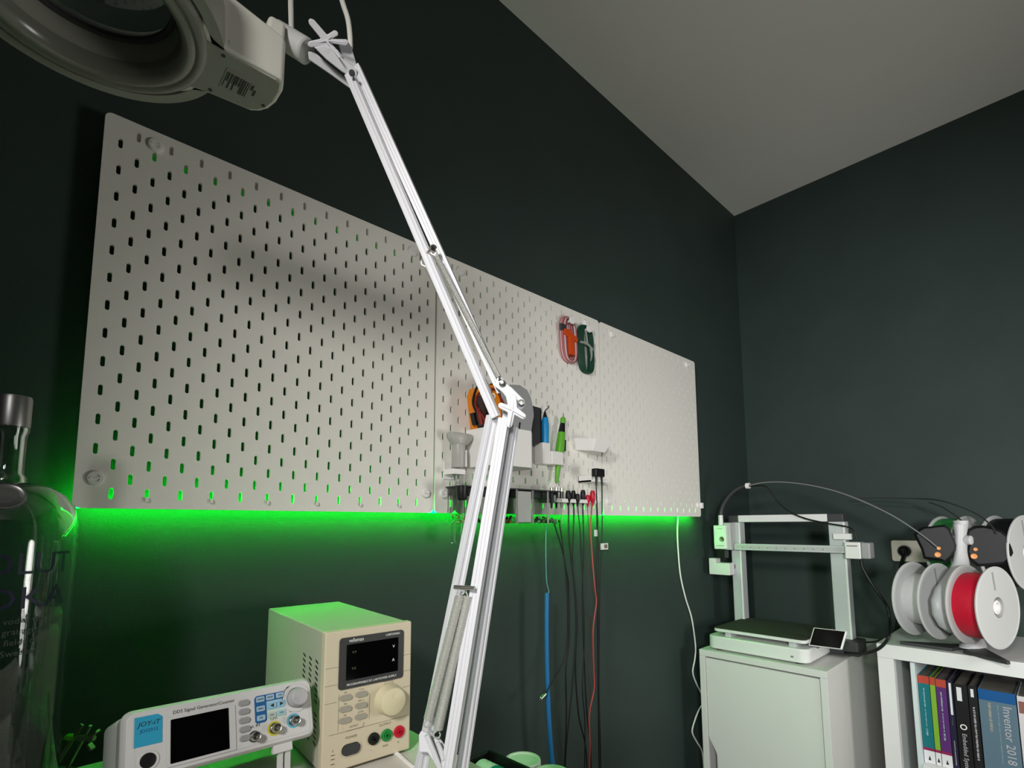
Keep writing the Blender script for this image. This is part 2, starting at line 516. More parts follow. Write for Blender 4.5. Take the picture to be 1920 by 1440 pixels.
for t, x, z in (('Ext. IN', 112.5, 24.5), ('CH1', 133, 27.5), ('CH2', 153.5, 31)): b.text(t, 4.2, XZ(x, -.6, z))
b.tube([(157.5 + 14.5 * math.sin(math.radians(a)), -.6, 44.5 + 14.5 * math.cos(math.radians(a))) for a in range(-95, -30, 8)], .35, 5, 1)
b.add([(148, -.7, 56), (152.2, -.7, 57.6), (149.8, -.7, 53.8)], [(0, 1, 2)])
b.build('lettering', None, **L)
for k in range(5):
    b = MB().m(m_greyp)
    b.prism([(x, -2.2, z) for x, z in rrect(98, 109, 12.2 + 8.6 * k, 18 + 8.6 * k, 2.8)], (0, 2.5, 0))
    b.build('soft_key', None, bevel=.7, **L)
b = MB().m(mat('blue_keypad', '#1d5e96', .5))
b.prism([(x, -.8, z) for x, z in [(114, 51), (116, 53.5), (144, 53.5), (146, 51), (146, 46), (126, 46), (126, 28), (124, 26), (116, 26), (114, 28)]], (0, .6, 0))
b.m(mat('pale_blue_keypad', '#a5c9da', .5)).prism([(x, -.7, z) for x, z in rrect(126, 146, 36.5, 46, 2)], (0, .5, 0))
b.m(mat('pale_green_keypad', '#c9d9c4', .5)).prism([(x, -.7, z) for x, z in rrect(126, 146, 27, 36, 2)], (0, .5, 0))
b.build('keypad', None, **L)
for x, z, t, c in ((119.8, 49.6, 'WAVE', '#9dbbd0'), (130, 49.8, 'MOD', '#9dbbd0'), (140.4, 50, 'SYS', '#9dbbd0'), (119.8, 40.2, 'MEAS', '#9dbbd0'), (119.8, 31, 'OK', '#9dbbd0'), (131, 31.4, 'CH1', '#b7c4bd'), (141, 31.7, 'CH2', '#9fc3cc')):
    b = MB().m(mat('key_' + c[1:], c, .5))
    b.prism([(x + px, -1.8, z + pz) for px, pz in rrect(-4.2, 4.2, -2.7, 2.7, 1)], (0, 1.5, 0))
    b.m(m_ink).text(t, 2.4, XZ(x, -1.9, z))
    b.build('key', None, **L)
for x, sgn in ((131.5, -1), (141.5, 1)):
    b = MB().m(mat('key_arrow', '#8fbdd2', .5))
    b.prism([(x + px, -1.8, 41 + pz) for px, pz in rrect(-4.4, 4.4, -3, 3, 1)], (0, 1.5, 0))
    b.m(m_ink).prism([(x + sgn * 2.2, -2, 41), (x - sgn * 1.8, -2, 43), (x - sgn * 1.8, -2, 39)], (0, .4, 0))
    b.build('key', None, **L)
b = MB().m(m_gbody)
b.lathe((158.5, 0, 43.5), (0, -1, 0), [(-1, 15), (1, 15), (1.6, 14.4), (1.6, 11)], 40, cap=False)
b.m(mat('knob_grey', '#b3b3b4', .45)).lathe((158.5, 0, 43.5), (0, -1, 0), [(0, 10.5), (9, 9.2), (12, 8.6), (12.6, 7.8), (12.2, 6.8), (12, .01)], 40)
b.build('rotary_knob', None, **L)
for x, z, c in ((112, 14.5, m_gbody), (133, 17.5, mat('yellow_ring', '#c9bf3a', .5)), (153.5, 20.5, mat('cyan_ring', '#5fb0c8', .5))):
    b = MB().m(c)
    b.lathe((x, 0, z), (0, -1, 0), [(0, 7.4), (.9, 7.4), (.95, 5)], 28, cap=False)
    b.m(m_metal).lathe((x, 0, z), (0, -1, 0), [(0, 5.6), (1.8, 5.6), (1.9, 4.4), (10, 4.2), (10.2, 3.4), (5, 3.2), (5, 1.2), (8, 1), (8, .01)], 28)
    b.cyl((x - 5.6, -6.5, z), (x + 5.6, -6.5, z), .9, n=10)
    b.build('bnc_connector', None, **L)
b = MB().m(m_gbody).lathe((20, 0, 17), (0, -1, 0), [(-1, 9), (1.2, 9), (1.6, 8.4), (1.4, 6.6), (.8, 6.4)], 32, cap=False)
b.m(m_black).lathe((20, 0, 17), (0, -1, 0), [(0, 6.5), (1.8, 6.3), (2.1, 5), (1.8, .01)], 32)
b.build('power_button', None, **L)
for x in (142, 27):
    b = MB().m(m_gbody)
    b.box(x - 9, x + 11, 5, 13, -8, 1)
    zz = -42
    b.add([(x - 4, 8, -8), (x + 2, 8, -8), (x + 5, 24, zz), (x - 1, 24, zz), (x - 4, 12, -8), (x + 2, 12, -8), (x + 5, 28, zz), (x - 1, 28, zz)], [(0, 1, 2, 3), (7, 6, 5, 4), (0, 3, 7, 4), (1, 5, 6, 2), (3, 2, 6, 7), (0, 4, 5, 1)])
    b.add([(x + 4, 8, -8), (x + 10, 8, -8), (x + 13, 24, zz), (x + 7, 24, zz), (x + 4, 12, -8), (x + 10, 12, -8), (x + 13, 28, zz), (x + 7, 28, zz)], [(0, 1, 2, 3), (7, 6, 5, 4), (0, 3, 7, 4), (1, 5, 6, 2), (3, 2, 6, 7), (0, 4, 5, 1)])
    b.build('folding_foot', None, bevel=.8, **L)

# ------------------------------------------------------------------ bottle
BT = aT(540, 4, 1000)
BX, BY = BT[0], BT[1]
def bz_(v): return aT(540, 4, v)[2]
def brad(u, v):
    d = ray(u, v); p = CAM[:2]; dd = d[:2] / np.linalg.norm(d[:2]); q = np.array([BX, BY]) - p
    return abs(q[0] * dd[1] - q[1] * dd[0])
r = thing('glass_bottle', 'large clear glass bottle with silver cap at the left end of the desk', 'bottle', (BX, BY, DZ))
R1, RN, RC = brad(136, 1150), brad(49, 850), brad(61, 770)
zc, zn, zs = bz_(737), bz_(793), bz_(905)
g = 4.0
out = [(DZ + 1, R1 * .9), (DZ + 4, R1 * .97), (DZ + 12, R1), (zs - 62, R1), (zs - 42, R1 * .985), (zs - 26, R1 * .92), (zs - 12, R1 * .77), (zs - 3, R1 * .56), (zs + 1, RN * 1.25), (zs + 6, RN * 1.22), (zs + 10, RN * 1.02), (zs + 22, RN), (zn - 12, RN), (zn - 6, RN * 1.13), (zn + 10, RN * 1.1)]
inn = [(z, max(rr - g, 2)) for z, rr in out[2:]]
inn[0] = (DZ + 16, R1 - 5)
b = MB().m(m_bottle)
b.lathe((BX, BY, 0), (0, 0, 1), [(DZ + 1, .01)] + out + inn[::-1] + [(DZ + 15, R1 * .6), (DZ + 14, .01)], 72, cap=False)
body = b.build('bottle_body', None, r, ang=60)
b = MB().m(m_silver)
b.lathe((BX, BY, 0), (0, 0, 1), [(zn - 2, RC * .98), (zn, RC), (zc - 3, RC), (zc, RC * .95), (zc + .6, RC * .8), (zc + .6, .01)], 56)
b.build('cap', None, r)
def wrap(mb, txt, size, z, R, a0, col, sx=1):
    """letters following the bottle's curve, centred on angle a0"""
    t = MB(); t.text(txt, size, Matrix.Identity(4), ext=.2, sx=sx)
    vs = []
    for x, y, q in t.v:
        a = a0 + x / R
        vs.append((BX + (R + .3 + q) * math.cos(a), BY + (R + .3 + q) * math.sin(a), z + y))
    mb.m(col).add(vs, t.f)
va = math.atan2(CAM[1] - BY, CAM[0] - BX)
b = MB()
m_bprint = mat('blue_bottle_print', '#0c1030', .5)
wrap(b, 'ABSOLUT', 30, bz_(1055), R1, va + .02, m_bprint, .95)
wrap(b, 'VODKA', 30, bz_(1115), R1, va + .02, m_bprint, 1.1)
for k, t in enumerate(('This superb vodka was', 'distilled from grain grown', 'in the rich fields of', 'southern Sweden')):
    wrap(b, t, 8, bz_(1152) - 10 * k, R1, va + .05, mat('pale_script', '#3c4441', .6))
b.build('printed_lettering', None, r)
b = MB().m(m_silver)
ec = np.array([BX, BY, 0]) + 0
dirv = nrm((math.cos(va), math.sin(va), .62))
cen = np.array([BX + R1 * .78 * math.cos(va), BY + R1 * .78 * math.sin(va), zs - 16.])
b.lathe(cen, dirv, [(-3, 15), (1, 15), (1.5, 13.5), (.6, 12), (.6, 9.5), (1.2, 9), (1.4, .01)], 40)
b.build('medallion', None, body)

# ------------------------------------------------------------------ clamp of a soldering stand between bottle and generator
r = thing('helping_hand', 'small metal helping-hand clamp with wing screw between bottle and signal generator', 'clamp', aT(600, 120, 1440) * np.array([1, 1, 0]) + np.array([0, 0, DZ]))
H = lambda u, v, t=600: aT(t, u, v)
b = MB().m(m_brass)
rf = -CR[2]
b.bar(H(98, 1446), H(154, 1358), 4.2, 2, rf); b.bar(H(122, 1448, 604), H(170, 1360, 604), 2.6, 4, rf)
b.bar(H(98, 1446), H(122, 1444, 604), 6, 4, rf)
b.build('jaw_plates', None, r, bevel=.5)
b = MB().m(m_brass)
b.cyl(H(120, 1384), H(176, 1384, 604), 2, n=14); b.cyl(H(147, 1384), H(160, 1384), 3.4, n=16)
b.build('bolt', None, r)
b = MB().m(m_lime).lathe(H(140, 1382), np.array(H(122, 1382)) - H(140, 1382), [(0, 2.6), (3, 3.8), (8, 3.8), (10, 2.6), (10, .01)], 20)  # lime colour stands in for the strip's green light on the knob
tag(b.build('green_lit_end_cap', None, r), 'end cap with the green glow painted into its colour')
b = MB().m(m_brass)
b.lathe(H(168, 1384, 604), np.array(H(176, 1384, 604)) - H(168, 1384, 604), [(0, 4), (6, 3), (6, .01)], 16)
b.bar(H(170, 1380, 604), H(184, 1370, 604), 3, 7, rf); b.bar(H(166, 1394, 604), H(174, 1405, 604), 3, 7, rf)
b.build('wing_nut', None, r, bevel=.8)
bs = H(100, 1440, 600)
b = MB().m(m_dgrey).cyl(bs, (bs[0] - 6, bs[1] - 10, DZ + 8), 4, n=12)
b.lathe((bs[0] - 6, bs[1] - 10, DZ), (0, 0, 1), [(0, 30), (6, 30), (9, 26), (10, .01)], 32)
b.build('stand_base', None, r)

# ------------------------------------------------------------------ magnifier lamp
T1, T2 = 510.0, 560.0      # distance of the lower arm's foot and of the elbow
base = aT(505, 815, 1505); base[2] = DZ
r = thing('magnifier_lamp', 'white articulated magnifier lamp arm with springs and round lens head', 'lamp', base)
view = nrm(CAM - aT(540, 900, 900))
def lean(p0, p1, deg, m0=None):
    """bar face normal: towards the camera, turned about the bar"""
    d = nrm(np.asarray(p1) - p0); mid = (np.asarray(p1) + p0) / 2
    v = CAM - mid; v = nrm(v - d * np.dot(v, d)); s_ = np.cross(d, v)
    a = math.radians(deg)
    return v * math.cos(a) + s_ * math.sin(a)
def armbar(name, P0, P1, wd_, dp, deg, groove=.9):
    b = MB().m(m_whitemetal)
    b.bar(P0, P1, wd_, dp, lean(P0, P1, deg), groove)
    return b.build(name, None, r, bevel=.5)
A = lambda u, v, t: aT(t, u, v)
armbar('lower_arm_bar', A(775, 1510, 515), A(923, 780, 566), 11, 8.5, 30)
armbar('lower_arm_bar', A(828, 1510, 500), A(946, 785, 553), 11.5, 9, -20)
armbar('lower_arm_bar', A(856, 1512, 520), A(962, 800, 571), 9.5, 9, -38)
armbar('upper_arm_bar', A(655, 138, 553), A(930, 782, 556), 9.5, 6.5, 24)
armbar('upper_arm_bar', A(667, 126, 559), A(941, 735, 563), 10, 7, 10)
# springs
def spring(p0, p1, R, wire=.75, pitch=1.7):
    p0 = np.array(p0); p1 = np.array(p1); d = p1 - p0; ln = np.linalg.norm(d); u = d / ln
    q0, q1 = p0 + u * 8, p1 - u * 8
    b = MB().m(mat('spring_steel', '#c4c4be', .35, metal=.55))
    b.helix(q0, q1, R - wire, wire, int((ln - 16) / pitch), 10, 5)
    rf_ = np.cross(u, view)
    for p, sgn in ((p0, 1), (p1, -1)):
        c = p + u * sgn * 3.2
        b.tube([c + 3.2 * (math.cos(a) * u * -sgn + math.sin(a) * rf_) for a in np.linspace(-2.6, 2.6, 12)] + [c + u * sgn * 5.5], .8, 6, 1)
    return b.build('tension_spring', None, r)
spring(A(866, 1103, 524), A(799, 1364, 508), 5.0, .85)
spring(A(881, 1103, 526), A(818, 1384, 510), 5.0, .85)
spring(A(811, 467, 546), A(941, 720, 546), 3.2, .6, 1.35)
spring(A(793, 488, 569), A(925, 748, 571), 2.9, .6, 1.35)
b = MB().m(m_metal)
b.cyl(A(852, 1101, 526), A(890, 1103, 518), 2.2, n=12)
b.cyl(A(812, 466, 541), A(790, 486, 570), 2.5, n=12)
b.lathe(A(812, 466, 546), CAM - A(812, 466, 546), [(0, 4.2), (2, 4.2), (2.6, 3.4), (1.6, 2), (1.6, .01)], 18)
b.build('spring_pin', None, r)
# elbow
def plate(poly, t, th, bev=1.2, name='bracket', m_=None, par=None):
    ct = np.mean(np.array(poly), 0)
    nv = nrm(CAM - aT(t, ct[0], ct[1]))
    c = aT(t, ct[0], ct[1])
    pts = []
    for u, v in poly:
        d = ray(u, v); k = np.dot(c - CAM, nv) / np.dot(d, nv)
        pts.append(CAM + d * k)
    b = MB().m(m_ or m_whitemetal)
    b.prism(pts, -nv * th)
    return b.build(name, None, par or r, bevel=bev)
plate([(930, 712), (948, 718), (960, 727), (971, 738), (983, 750), (985, 757), (983, 764), (977, 769), (968, 771), (962, 782), (950, 792), (940, 788), (944, 772), (951, 764), (951, 755), (948, 744), (942, 736), (933, 729), (926, 724)], 548, 13, name='elbow_bracket')
def star(c, t, arms, wpx=9, th=7, m_=None):
    pts = []
    n = len(arms)
    ang = [math.atan2(a[1] - c[1], a[0] - c[0]) for a in arms]
    order = sorted(range(n), key=lambda i: ang[i])
    for q, i in enumerate(order):
        ax, ay = arms[i]; L_ = math.hypot(ax - c[0], ay - c[1]); ux, uy = (ax - c[0]) / L_, (ay - c[1]) / L_
        h = wpx / 2.1
        for f, s_ in ((.98, -1), (1.12, -.45), (1.12, .45), (.98, 1)):
            pts.append((c[0] + ux * L_ * f * .92 - uy * h * s_, c[1] + uy * L_ * f * .92 + ux * h * s_))
        j = order[(q + 1) % n]
        am = ang[i] + ((ang[j] - ang[i]) % (2 * math.pi)) / 2
        pts.append((c[0] + math.cos(am) * wpx * .85, c[1] + math.sin(am) * wpx * .85))
    k = plate(pts, t, th, 1.2, 'star_knob', m_)
    b = MB().m(m_ or m_whitemetal)
    for ax, ay in arms: b.tube([aT(t - .6, c[0], c[1]), aT(t - .6, c[0] + (ax - c[0]) * .9, c[1] + (ay - c[1]) * .9)], .8, 6, 1)
    b.build('knob_rib', None, k)
    return k
star((961, 769), 535, [(935, 759), (985, 783), (954, 801), (963, 741)], 12, 8)
MB().m(m_metal).lathe(A(977, 755, 546), CAM - A(977, 755, 546), [(0, 3.4), (2.2, 3.4), (2.8, 2.6), (1.6, 1.4), (1.6, .01)], 18).build('bolt', None, r)
MB().m(m_metal).lathe(A(942, 719, 546), CAM - A(942, 719, 546), [(0, 3.6), (2, 3.6), (2.6, 2.6), (2.6, .01)], 18).build('bolt', None, r)
# gusset at the foot
plate([(785, 1378), (790, 1369), (803, 1374), (813, 1384), (818, 1380), (826, 1385), (834, 1396), (852, 1412), (852, 1500), (836, 1480), (822, 1446), (812, 1426), (802, 1411), (786, 1411)], 508, 6, name='foot_gusset')
b = MB().m(m_whitemetal)
b.tube([A(800, 1378, 505), A(826, 1442, 502), A(834, 1480, 500)], 2.6, 8, 2); b.tube([A(820, 1392, 505), A(826, 1404, 505), A(831, 1424, 503)], 2.2, 8, 2)
b.build('gusset_rib', None, r)
pv = aT(508, 815, 1500)
b = MB().m(m_whitemetal)
b.cyl((pv[0], pv[1], DZ), (pv[0], pv[1], pv[2] + 6), 12, n=28)
b.box(pv[0] - 32, pv[0] + 32, pv[1] - 26, pv[1] + 26, DZ, DZ + 9)
b.build('table_clamp', None, r, bevel=2)
# top joint
plate([(588, 88), (608, 84), (634, 94), (641, 108), (669, 130), (670, 142), (663, 148), (640, 134), (612, 112)], 545, 6, name='head_yoke')
plate([(577, 96), (590, 98), (640, 140), (668, 160), (656, 166), (620, 140), (579, 112)], 556, 12, name='head_yoke')
plate([(634, 82), (652, 76), (660, 92), (668, 118), (676, 140), (664, 146), (648, 122), (640, 104)], 557, 8, name='head_yoke')
star((612, 76), 538, [(581, 37), (652, 80), (578, 84), (632, 60), (640, 112)], 13, 8)
MB().m(m_dgrey).lathe(A(660, 137, 543), CAM - A(660, 137, 543), [(0, 3.2), (1.4, 3.2), (1.6, 2), (1.6, .01)], 16).build('bolt', None, r)
b = MB().m(m_lgbody)
c0, c1 = A(520, 62, 548), A(576, 97, 546)
b.lathe(c0, c1 - c0, [(0, 12), (np.linalg.norm(c1 - c0) - 1.5, 12.5), (np.linalg.norm(c1 - c0), 11), (np.linalg.norm(c1 - c0), .01)], 28)
b.build('swivel_sleeve', None, r)
# head: ring housing (local plane z = HZ is its underside)
HC = np.array([-37.5, -369.0]); HZ = 400.0
m_lampbody = mat('lamp_head_plastic', '#c9c8bd', .42)
m_lampface = mat('lamp_underside_shaded', '#8d8d84', .5, noise=.05, nscale=40)  # darker than the head: shade of the unlit underside put into the colour
m_ringp = mat('ring_grey_plastic', '#8f8f86', .42)
b = MB().m(m_ringp)
b.lathe((HC[0], HC[1], 0), (0, 0, 1), [(HZ + 50, 66), (HZ + 54, 80), (HZ + 48, 96), (HZ + 36, 100), (HZ + 3, 101.5), (HZ, 100.5), (HZ, 91), (HZ + 5, 90), (HZ + 8, 66), (HZ + 30, 62), (HZ + 46, 62), (HZ + 50, 66)], 96, cap=False)
b.build('ring_housing', None, r, ang=50)
b = MB().m(mat('frosted_cover_shaded', '#77776f', .22, spec=.6, noise=.12, nscale=14))  # cover grey deepened to carry the shade below the head
b.lathe((HC[0], HC[1], 0), (0, 0, 1), [(HZ + 6, 90), (HZ - 2, 87), (HZ - 5, 82), (HZ - 3, 78), (HZ - 6, 74), (HZ - 4, 69), (HZ + 4, 65.5), (HZ + 10, 65)], 96, cap=False)
b.build('light_cover', None, r, ang=60)
b = MB().m(glass('lens_glass', (.82, .88, .84), .05, 1.5))
b.lathe((HC[0], HC[1], 0), (0, 0, 1), [(HZ + 32, 63), (HZ + 30, 50), (HZ + 28.5, 25), (HZ + 28, .01), (HZ + 39, .01), (HZ + 38.5, 25), (HZ + 37, 50), (HZ + 35, 63), (HZ + 32, 63)], 64, cap=False)
b.build('magnifier_lens', None, r, ang=60)
b = MB().m(m_dgrey)
b.lathe((HC[0], HC[1], 0), (0, 0, 1), [(HZ + 27, 62.4), (HZ + 27, 58), (HZ + 31, 58), (HZ + 31, 62.4), (HZ + 27, 62.4)], 64, cap=False)
b.build('lens_seal', None, r, ang=60)
hx0, hx1, hy0, hy1 = 48.0, 111.0, -405.0, -341.0
b = MB().m(m_lampbody)
sec = lambda x, top, ins: [(x, y, z) for y, z in ((hy0 + ins, HZ + .0), (hy1 - ins, HZ + .0), (hy1 - ins, HZ + top), (hy0 + ins, HZ + top))]
fo = [(36, -420), (50, -409), (60, -405), (104, -405), (109, -402), (112, -390), (112, -372), (109, -358), (104, -349), (97, -343), (60, -338), (50, -332), (36, -318)]
b.loft([[(x, y, HZ) for x, y in fo], [(x, y, HZ + 46 + (8 if x < 80 else 0)) for x, y in fo]])
b.build('electronics_housing', None, r, bevel=3, seg=3)
b = MB().m(m_lampface)
fi = [(30, -398), (44, -402), (60, -401.5), (102, -402), (106, -399), (108, -389), (108, -373), (105, -360), (100, -352), (94, -347), (60, -342), (44, -338), (30, -344)]
b.prism([(x, y, HZ - 1.6) for x, y in fi], (0, 0, 2.4))
b.build('bottom_plate', None, r, bevel=.5)
b = MB().m(mat('label_film', '#8c8c84', .5)).prism([(x, y, HZ - 2.0) for x, y in ((64, -386), (93, -386), (93, -357), (64, -357))], (0, 0, .6))
b.m(m_ink)
x = 65.5
random.seed(3)
while x < 86:
    w_ = random.choice((.5, .8, 1.3)); b.box(x, x + w_, -382, -361 - random.choice((0, 0, 5, 9)), HZ - 2.3, HZ - 1.9); x += w_ + random.choice((.5, .7, 1.1))
b.box(90, 92, -376, -368, HZ - 2.3, HZ - 1.9); b.box(87, 89, -381, -374, HZ - 2.3, HZ - 1.9)
b.build('barcode_label', None, r)
for x, y in ((58, -397), (59, -347), (103, -362)):
    MB().m(m_black).cyl((x, y, HZ - 2.1), (x, y, HZ + 1), 1.7, n=14).build('screw_recess', None, r)
MB().m(m_metal).lathe((60, -402, HZ + 8), (.2, -1, 0), [(-4, 3), (2, 3), (3, 2), (3, .01)], 16).build('bolt', None, r)
b = MB().m(m_lampbody); b.prism([(92, -388, HZ + 44), (112, -388, HZ + 44), (116, -380, HZ + 86), (100, -380, HZ + 86)], (0, 22, 0))
b.build('swivel_block', None, r, bevel=4, seg=3)
b = MB().m(m_offw)
b.tube([A(547, 66, 545), A(546, 40, 545), A(545, 0, 545), A(546, -50, 545), A(566, -105, 548), A(606, -100, 551), A(630, -50, 553), A(641, 0, 555), A(652, 35, 556), A(656, 65, 556), A(657, 90, 557)], 2.7, 10, 8)
b.build('power_cord', None, r)

# ------------------------------------------------------------------ things on the middle pegboard
# tool bin: x 641..768, reaching 100 mm out from the board
bx0, bx1, bz0, bz1, bd = 641.0, 766.0, 97.0, 178.0, 100.0
r = thing('tool_bin', 'white open-topped bin hooked on the middle pegboard behind the lamp elbow', 'bin', ((bx0 + bx1) / 2, -50, bz0))
b = MB().m(m_white)
fp = [(bx0, -2), (bx0, -bd + 4), (bx0 + 4, -bd), (bx1 - 22, -bd), (bx1, -bd + 20), (bx1, -2)]
def shrink(poly, t):
    c = np.mean(np.array(poly), 0); return [tuple(c + (np.array(p) - c) * (1 - t / 55)) for p in poly]
fi = shrink(fp, 2.4)
n = len(fp)
vs = [(x, y, bz0) for x, y in fp] + [(x, y, bz1 + (0 if y < -60 else 2)) for x, y in fp] + [(x, y, bz1 + (0 if y < -60 else 2)) for x, y in fi] + [(x, y, bz0 + 3) for x, y in fi]
fs = [tuple(range(n))[::-1], tuple(3 * n + j for j in range(n))]
for k in range(3):
    for j in range(n):
        fs.append((k * n + j, k * n + (j + 1) % n, (k + 1) * n + (j + 1) % n, (k + 1) * n + j))
b.add(vs, fs)
b.build('bin_body', None, r, bevel=.8)
for x in (660, 740):
    b = MB().m(m_white); b.box(x - 2, x + 2, -3, 9, bz1 - 16, bz1 - 12); b.box(x - 2, x + 2, 6, 9, bz1 - 24, bz1 - 12)
    b.build('hook', None, r)

# multimeter leaning in the bin
def rotated(deg_y, deg_x=0): return Matrix.Rotation(math.radians(deg_x), 4, 'X') @ Matrix.Rotation(math.radians(deg_y), 4, 'Y')
r = thing('multimeter', 'orange multimeter wrapped in its leads standing in the white tool bin', 'multimeter', (671, -48, bz0 + 4), R=Matrix.Rotation(math.radians(-8), 4, 'Y') @ Matrix.Rotation(math.radians(-90), 4, 'Z'))
L = dict(parent=r, local=True)
b = MB().m(m_orange)
oc = [(-30, 0), (30, 0), (31, 40), (41, 84), (43, 150), (34, 168), (-30, 170), (-41, 156), (-41, 84), (-31, 40)]
b.loft([[(x * .94, -13, z * .985 + 2) for x, z in oc], [(x, -10, z) for x, z in oc], [(x, 10, z) for x, z in oc], [(x * .94, 13, z * .985 + 2) for x, z in oc]])
b.build('body_shell', None, bevel=2, **L)
b = MB().m(m_dred0).prism([(-10, -14.4, 100), (30, -14.4, 100), (30, -14.4, 150), (-10, -14.4, 150)], (0, 2, 0)); b.build('display', None, bevel=1, **L)
b = MB().m(m_black).lathe((0, -13, 88), (0, -1, 0), [(-1, 12), (1.5, 12), (2, 10), (2, .01)], 32); b.build('dial', None, **L)
for x in (-24, -16):
    MB().m(m_orange).box(x - 1.2, x + 1.2, -14.2, -12, 60, 160).build('grip_ridge', None, **L)
r2 = thing('test_lead', 'black test lead looped over the orange multimeter in the bin', 'test lead', (644, -50, 150))
G = lambda u, v, x: aX(x, u, v)
def ontop(px, x0, x1): return [aX(x0 + (x1 - x0) * i / (len(px) - 1), u, v) for i, (u, v) in enumerate(px)]
MB().m(m_black).tube(ontop([(900, 796), (896, 780), (887, 756), (891, 734), (899, 722), (912, 726)], 634, 634) + [(660, -78, 268), (690, -82, 215), (696, -84, 150)], 2.6, 8, 6).build('wire', None, r2)
q0, q1 = G(891, 797, 640), G(886, 774, 632)
MB().m(m_black).bar(q0, q1, 13, 8, (-1, 0, 0)).build('probe_grip', None, r2, bevel=2)
r2 = thing('test_lead', 'dark red test lead looped over the orange multimeter in the bin', 'test lead', (644, -60, 150))
m_dred = mat('dark_red_wire', '#7a1d12', .4)
MB().m(m_dred).tube(ontop([(912, 794), (905, 780), (892, 760), (895, 742), (904, 734), (915, 740)], 626, 626) + [(648, -90, 255), (684, -92, 205), (698, -92, 150)], 2.6, 8, 6).build('wire', None, r2)
MB().m(m_dred).tube(ontop([(903, 796), (899, 780), (896, 765)], 634, 628), 4, 10, 4).build('probe_grip', None, r2)
# grey rounded device in the bin
def GP(u, v, y=-45): return aY(y, u, v)
r = thing('label_maker', 'grey rounded handheld device standing in the bin beside the lamp elbow', 'device', (736, -45, bz0 + 5))
oc = [(940, 724), (958, 721), (975, 722), (988, 731), (995, 745), (1000, 768), (1001, 780), (998, 795), (996, 812), (990, 850), (955, 850), (940, 770)]
pts = [GP(u, v, -84) for u, v in oc]
b = MB().m(m_greyp); b.prism([(p[0], -86, p[2]) for p in pts], (0, 26, 0)); b.build('grey_shell', None, r, bevel=3)
b = MB().m(m_black); b.prism([(p[0] - 2, -60, p[2] + (3 if k < 4 else 0)) for k, p in enumerate(pts)], (0, 7, 0)); b.build('black_back', None, r, bevel=1)
b = MB().m(m_black); p0, p1 = GP(975, 792, -87), GP(972, 812, -87); b.bar(p0, p1, 2.5, 2, (0, -1, 0)); b.build('slot', None, r)
r = thing('charcoal_case', 'charcoal flat case hanging on the board right of the grey device', 'case', (860, -10, 184))
p = [aY(-20, u, v) for u, v in ((997, 760), (1015, 765), (1016, 830), (998, 836))]
b = MB().m(m_dgrey); b.prism([(q[0], -20, q[2]) for q in p], (0, 19, 0)); b.build('shell', None, r, bevel=1.5)
b = MB().m(m_black); b.box(p[1][0] - 4, p[1][0] - 1, -21, -18, p[2][2], p[1][2] - 4); b.build('edge_band', None, r)

# syringe in its holder
r = thing('syringe_holder', 'white bracket on the middle pegboard holding a clear plastic syringe', 'holder', (604, -20, 78))
b = MB().m(m_white); b.box(583, 614, -36, -1, 79, 90); b.box(583, 614, -3, -.2, 70, 108)
b.build('bracket', None, r, bevel=1)
r = thing('syringe', 'clear plastic syringe with wide flange hanging in the white bracket', 'syringe', (604, -20, -66))
sx, sy = 606.0, -22.0
m_clearp = mat('cloudy_clear_plastic', '#cfcdc8', .25, trans=.4, ior=1.3)
b = MB().m(m_clearp)
oc = [(sx - 28, sy), (sx - 24, sy - 11), (sx - 8, sy - 16), (sx + 12, sy - 15), (sx + 30, sy - 10), (sx + 36, sy), (sx + 28, sy + 9), (sx + 8, sy + 14), (sx - 10, sy + 14), (sx - 24, sy + 10)]
b.loft([[(sx + (x - sx) * .55, sy + (y - sy) * .8, 142) for x, y in oc], [(sx + (x - sx) * .9, sy + (y - sy) * .95, 152) for x, y in oc], [(x, y, 157) for x, y in oc], [(x, y, 166) for x, y in oc]])
b.build('thumb_flange', None, r, bevel=2)
b = MB().m(m_clearp)
b.lathe((sx, sy, 0), (0, 0, 1), [(93, 12.5), (96, 14), (142, 14.5), (145, 12), (145, .01)], 28)
b.build('plunger', None, r)
MB().m(mat('painted_edge_shine', '#e6e5df', .25)).box(sx + 11, sx + 16, sy - 10, sy - 5, 96, 132).build('plunger_shine_strip', None, r, bevel=1.5)  # pale strip standing in for the shine along the plunger's side
b = MB().m(m_acryl)
b.lathe((sx, sy, 0), (0, 0, 1), [(-62, 4), (-62, 13), (92, 13), (92, 16), (94, 16), (94, 11.6), (-60, 11.6), (-60, 4), (-62, 4)], 32, cap=False)
b.build('barrel', None, r)

# deburring tool and its holder, pencil and its holder
r = thing('tool_holder', 'narrow white pocket holding the blue-handled tool', 'holder', (868, -16, 124))
q0, q1 = aY(-30, 1018, 829), aY(-30, 1033, 871)
b = MB().m(m_white); b.box(q0[0], q1[0] - 1, -30, -1, q1[2], q0[2]); b.build('pocket', None, r, bevel=1.2)
r = thing('deburring_tool', 'blue-handled hook scraper standing in its narrow white pocket', 'hand tool', (868, -15, q0[2] - 18))
y = -16.0
bx_ = (q0[0] + q1[0]) / 2
p = [aY(y, 1025, v) for v in (829, 800, 783, 768)]
k = lambda v, u=1025.5: aY(y, u, v)
b = MB().m(m_blue)
b.lathe((k(840)[0] - 6, y, 0), (0, 0, 1), [(q0[2] - 15, 8.2), (k(820)[2], 9.2), (k(802)[2], 9.6), (k(790)[2], 8.6), (k(784)[2], 6.5), (k(783)[2], .01)], 24)
b.build('handle', None, r)
b = MB().m(m_black); xx = k(840)[0] - 6
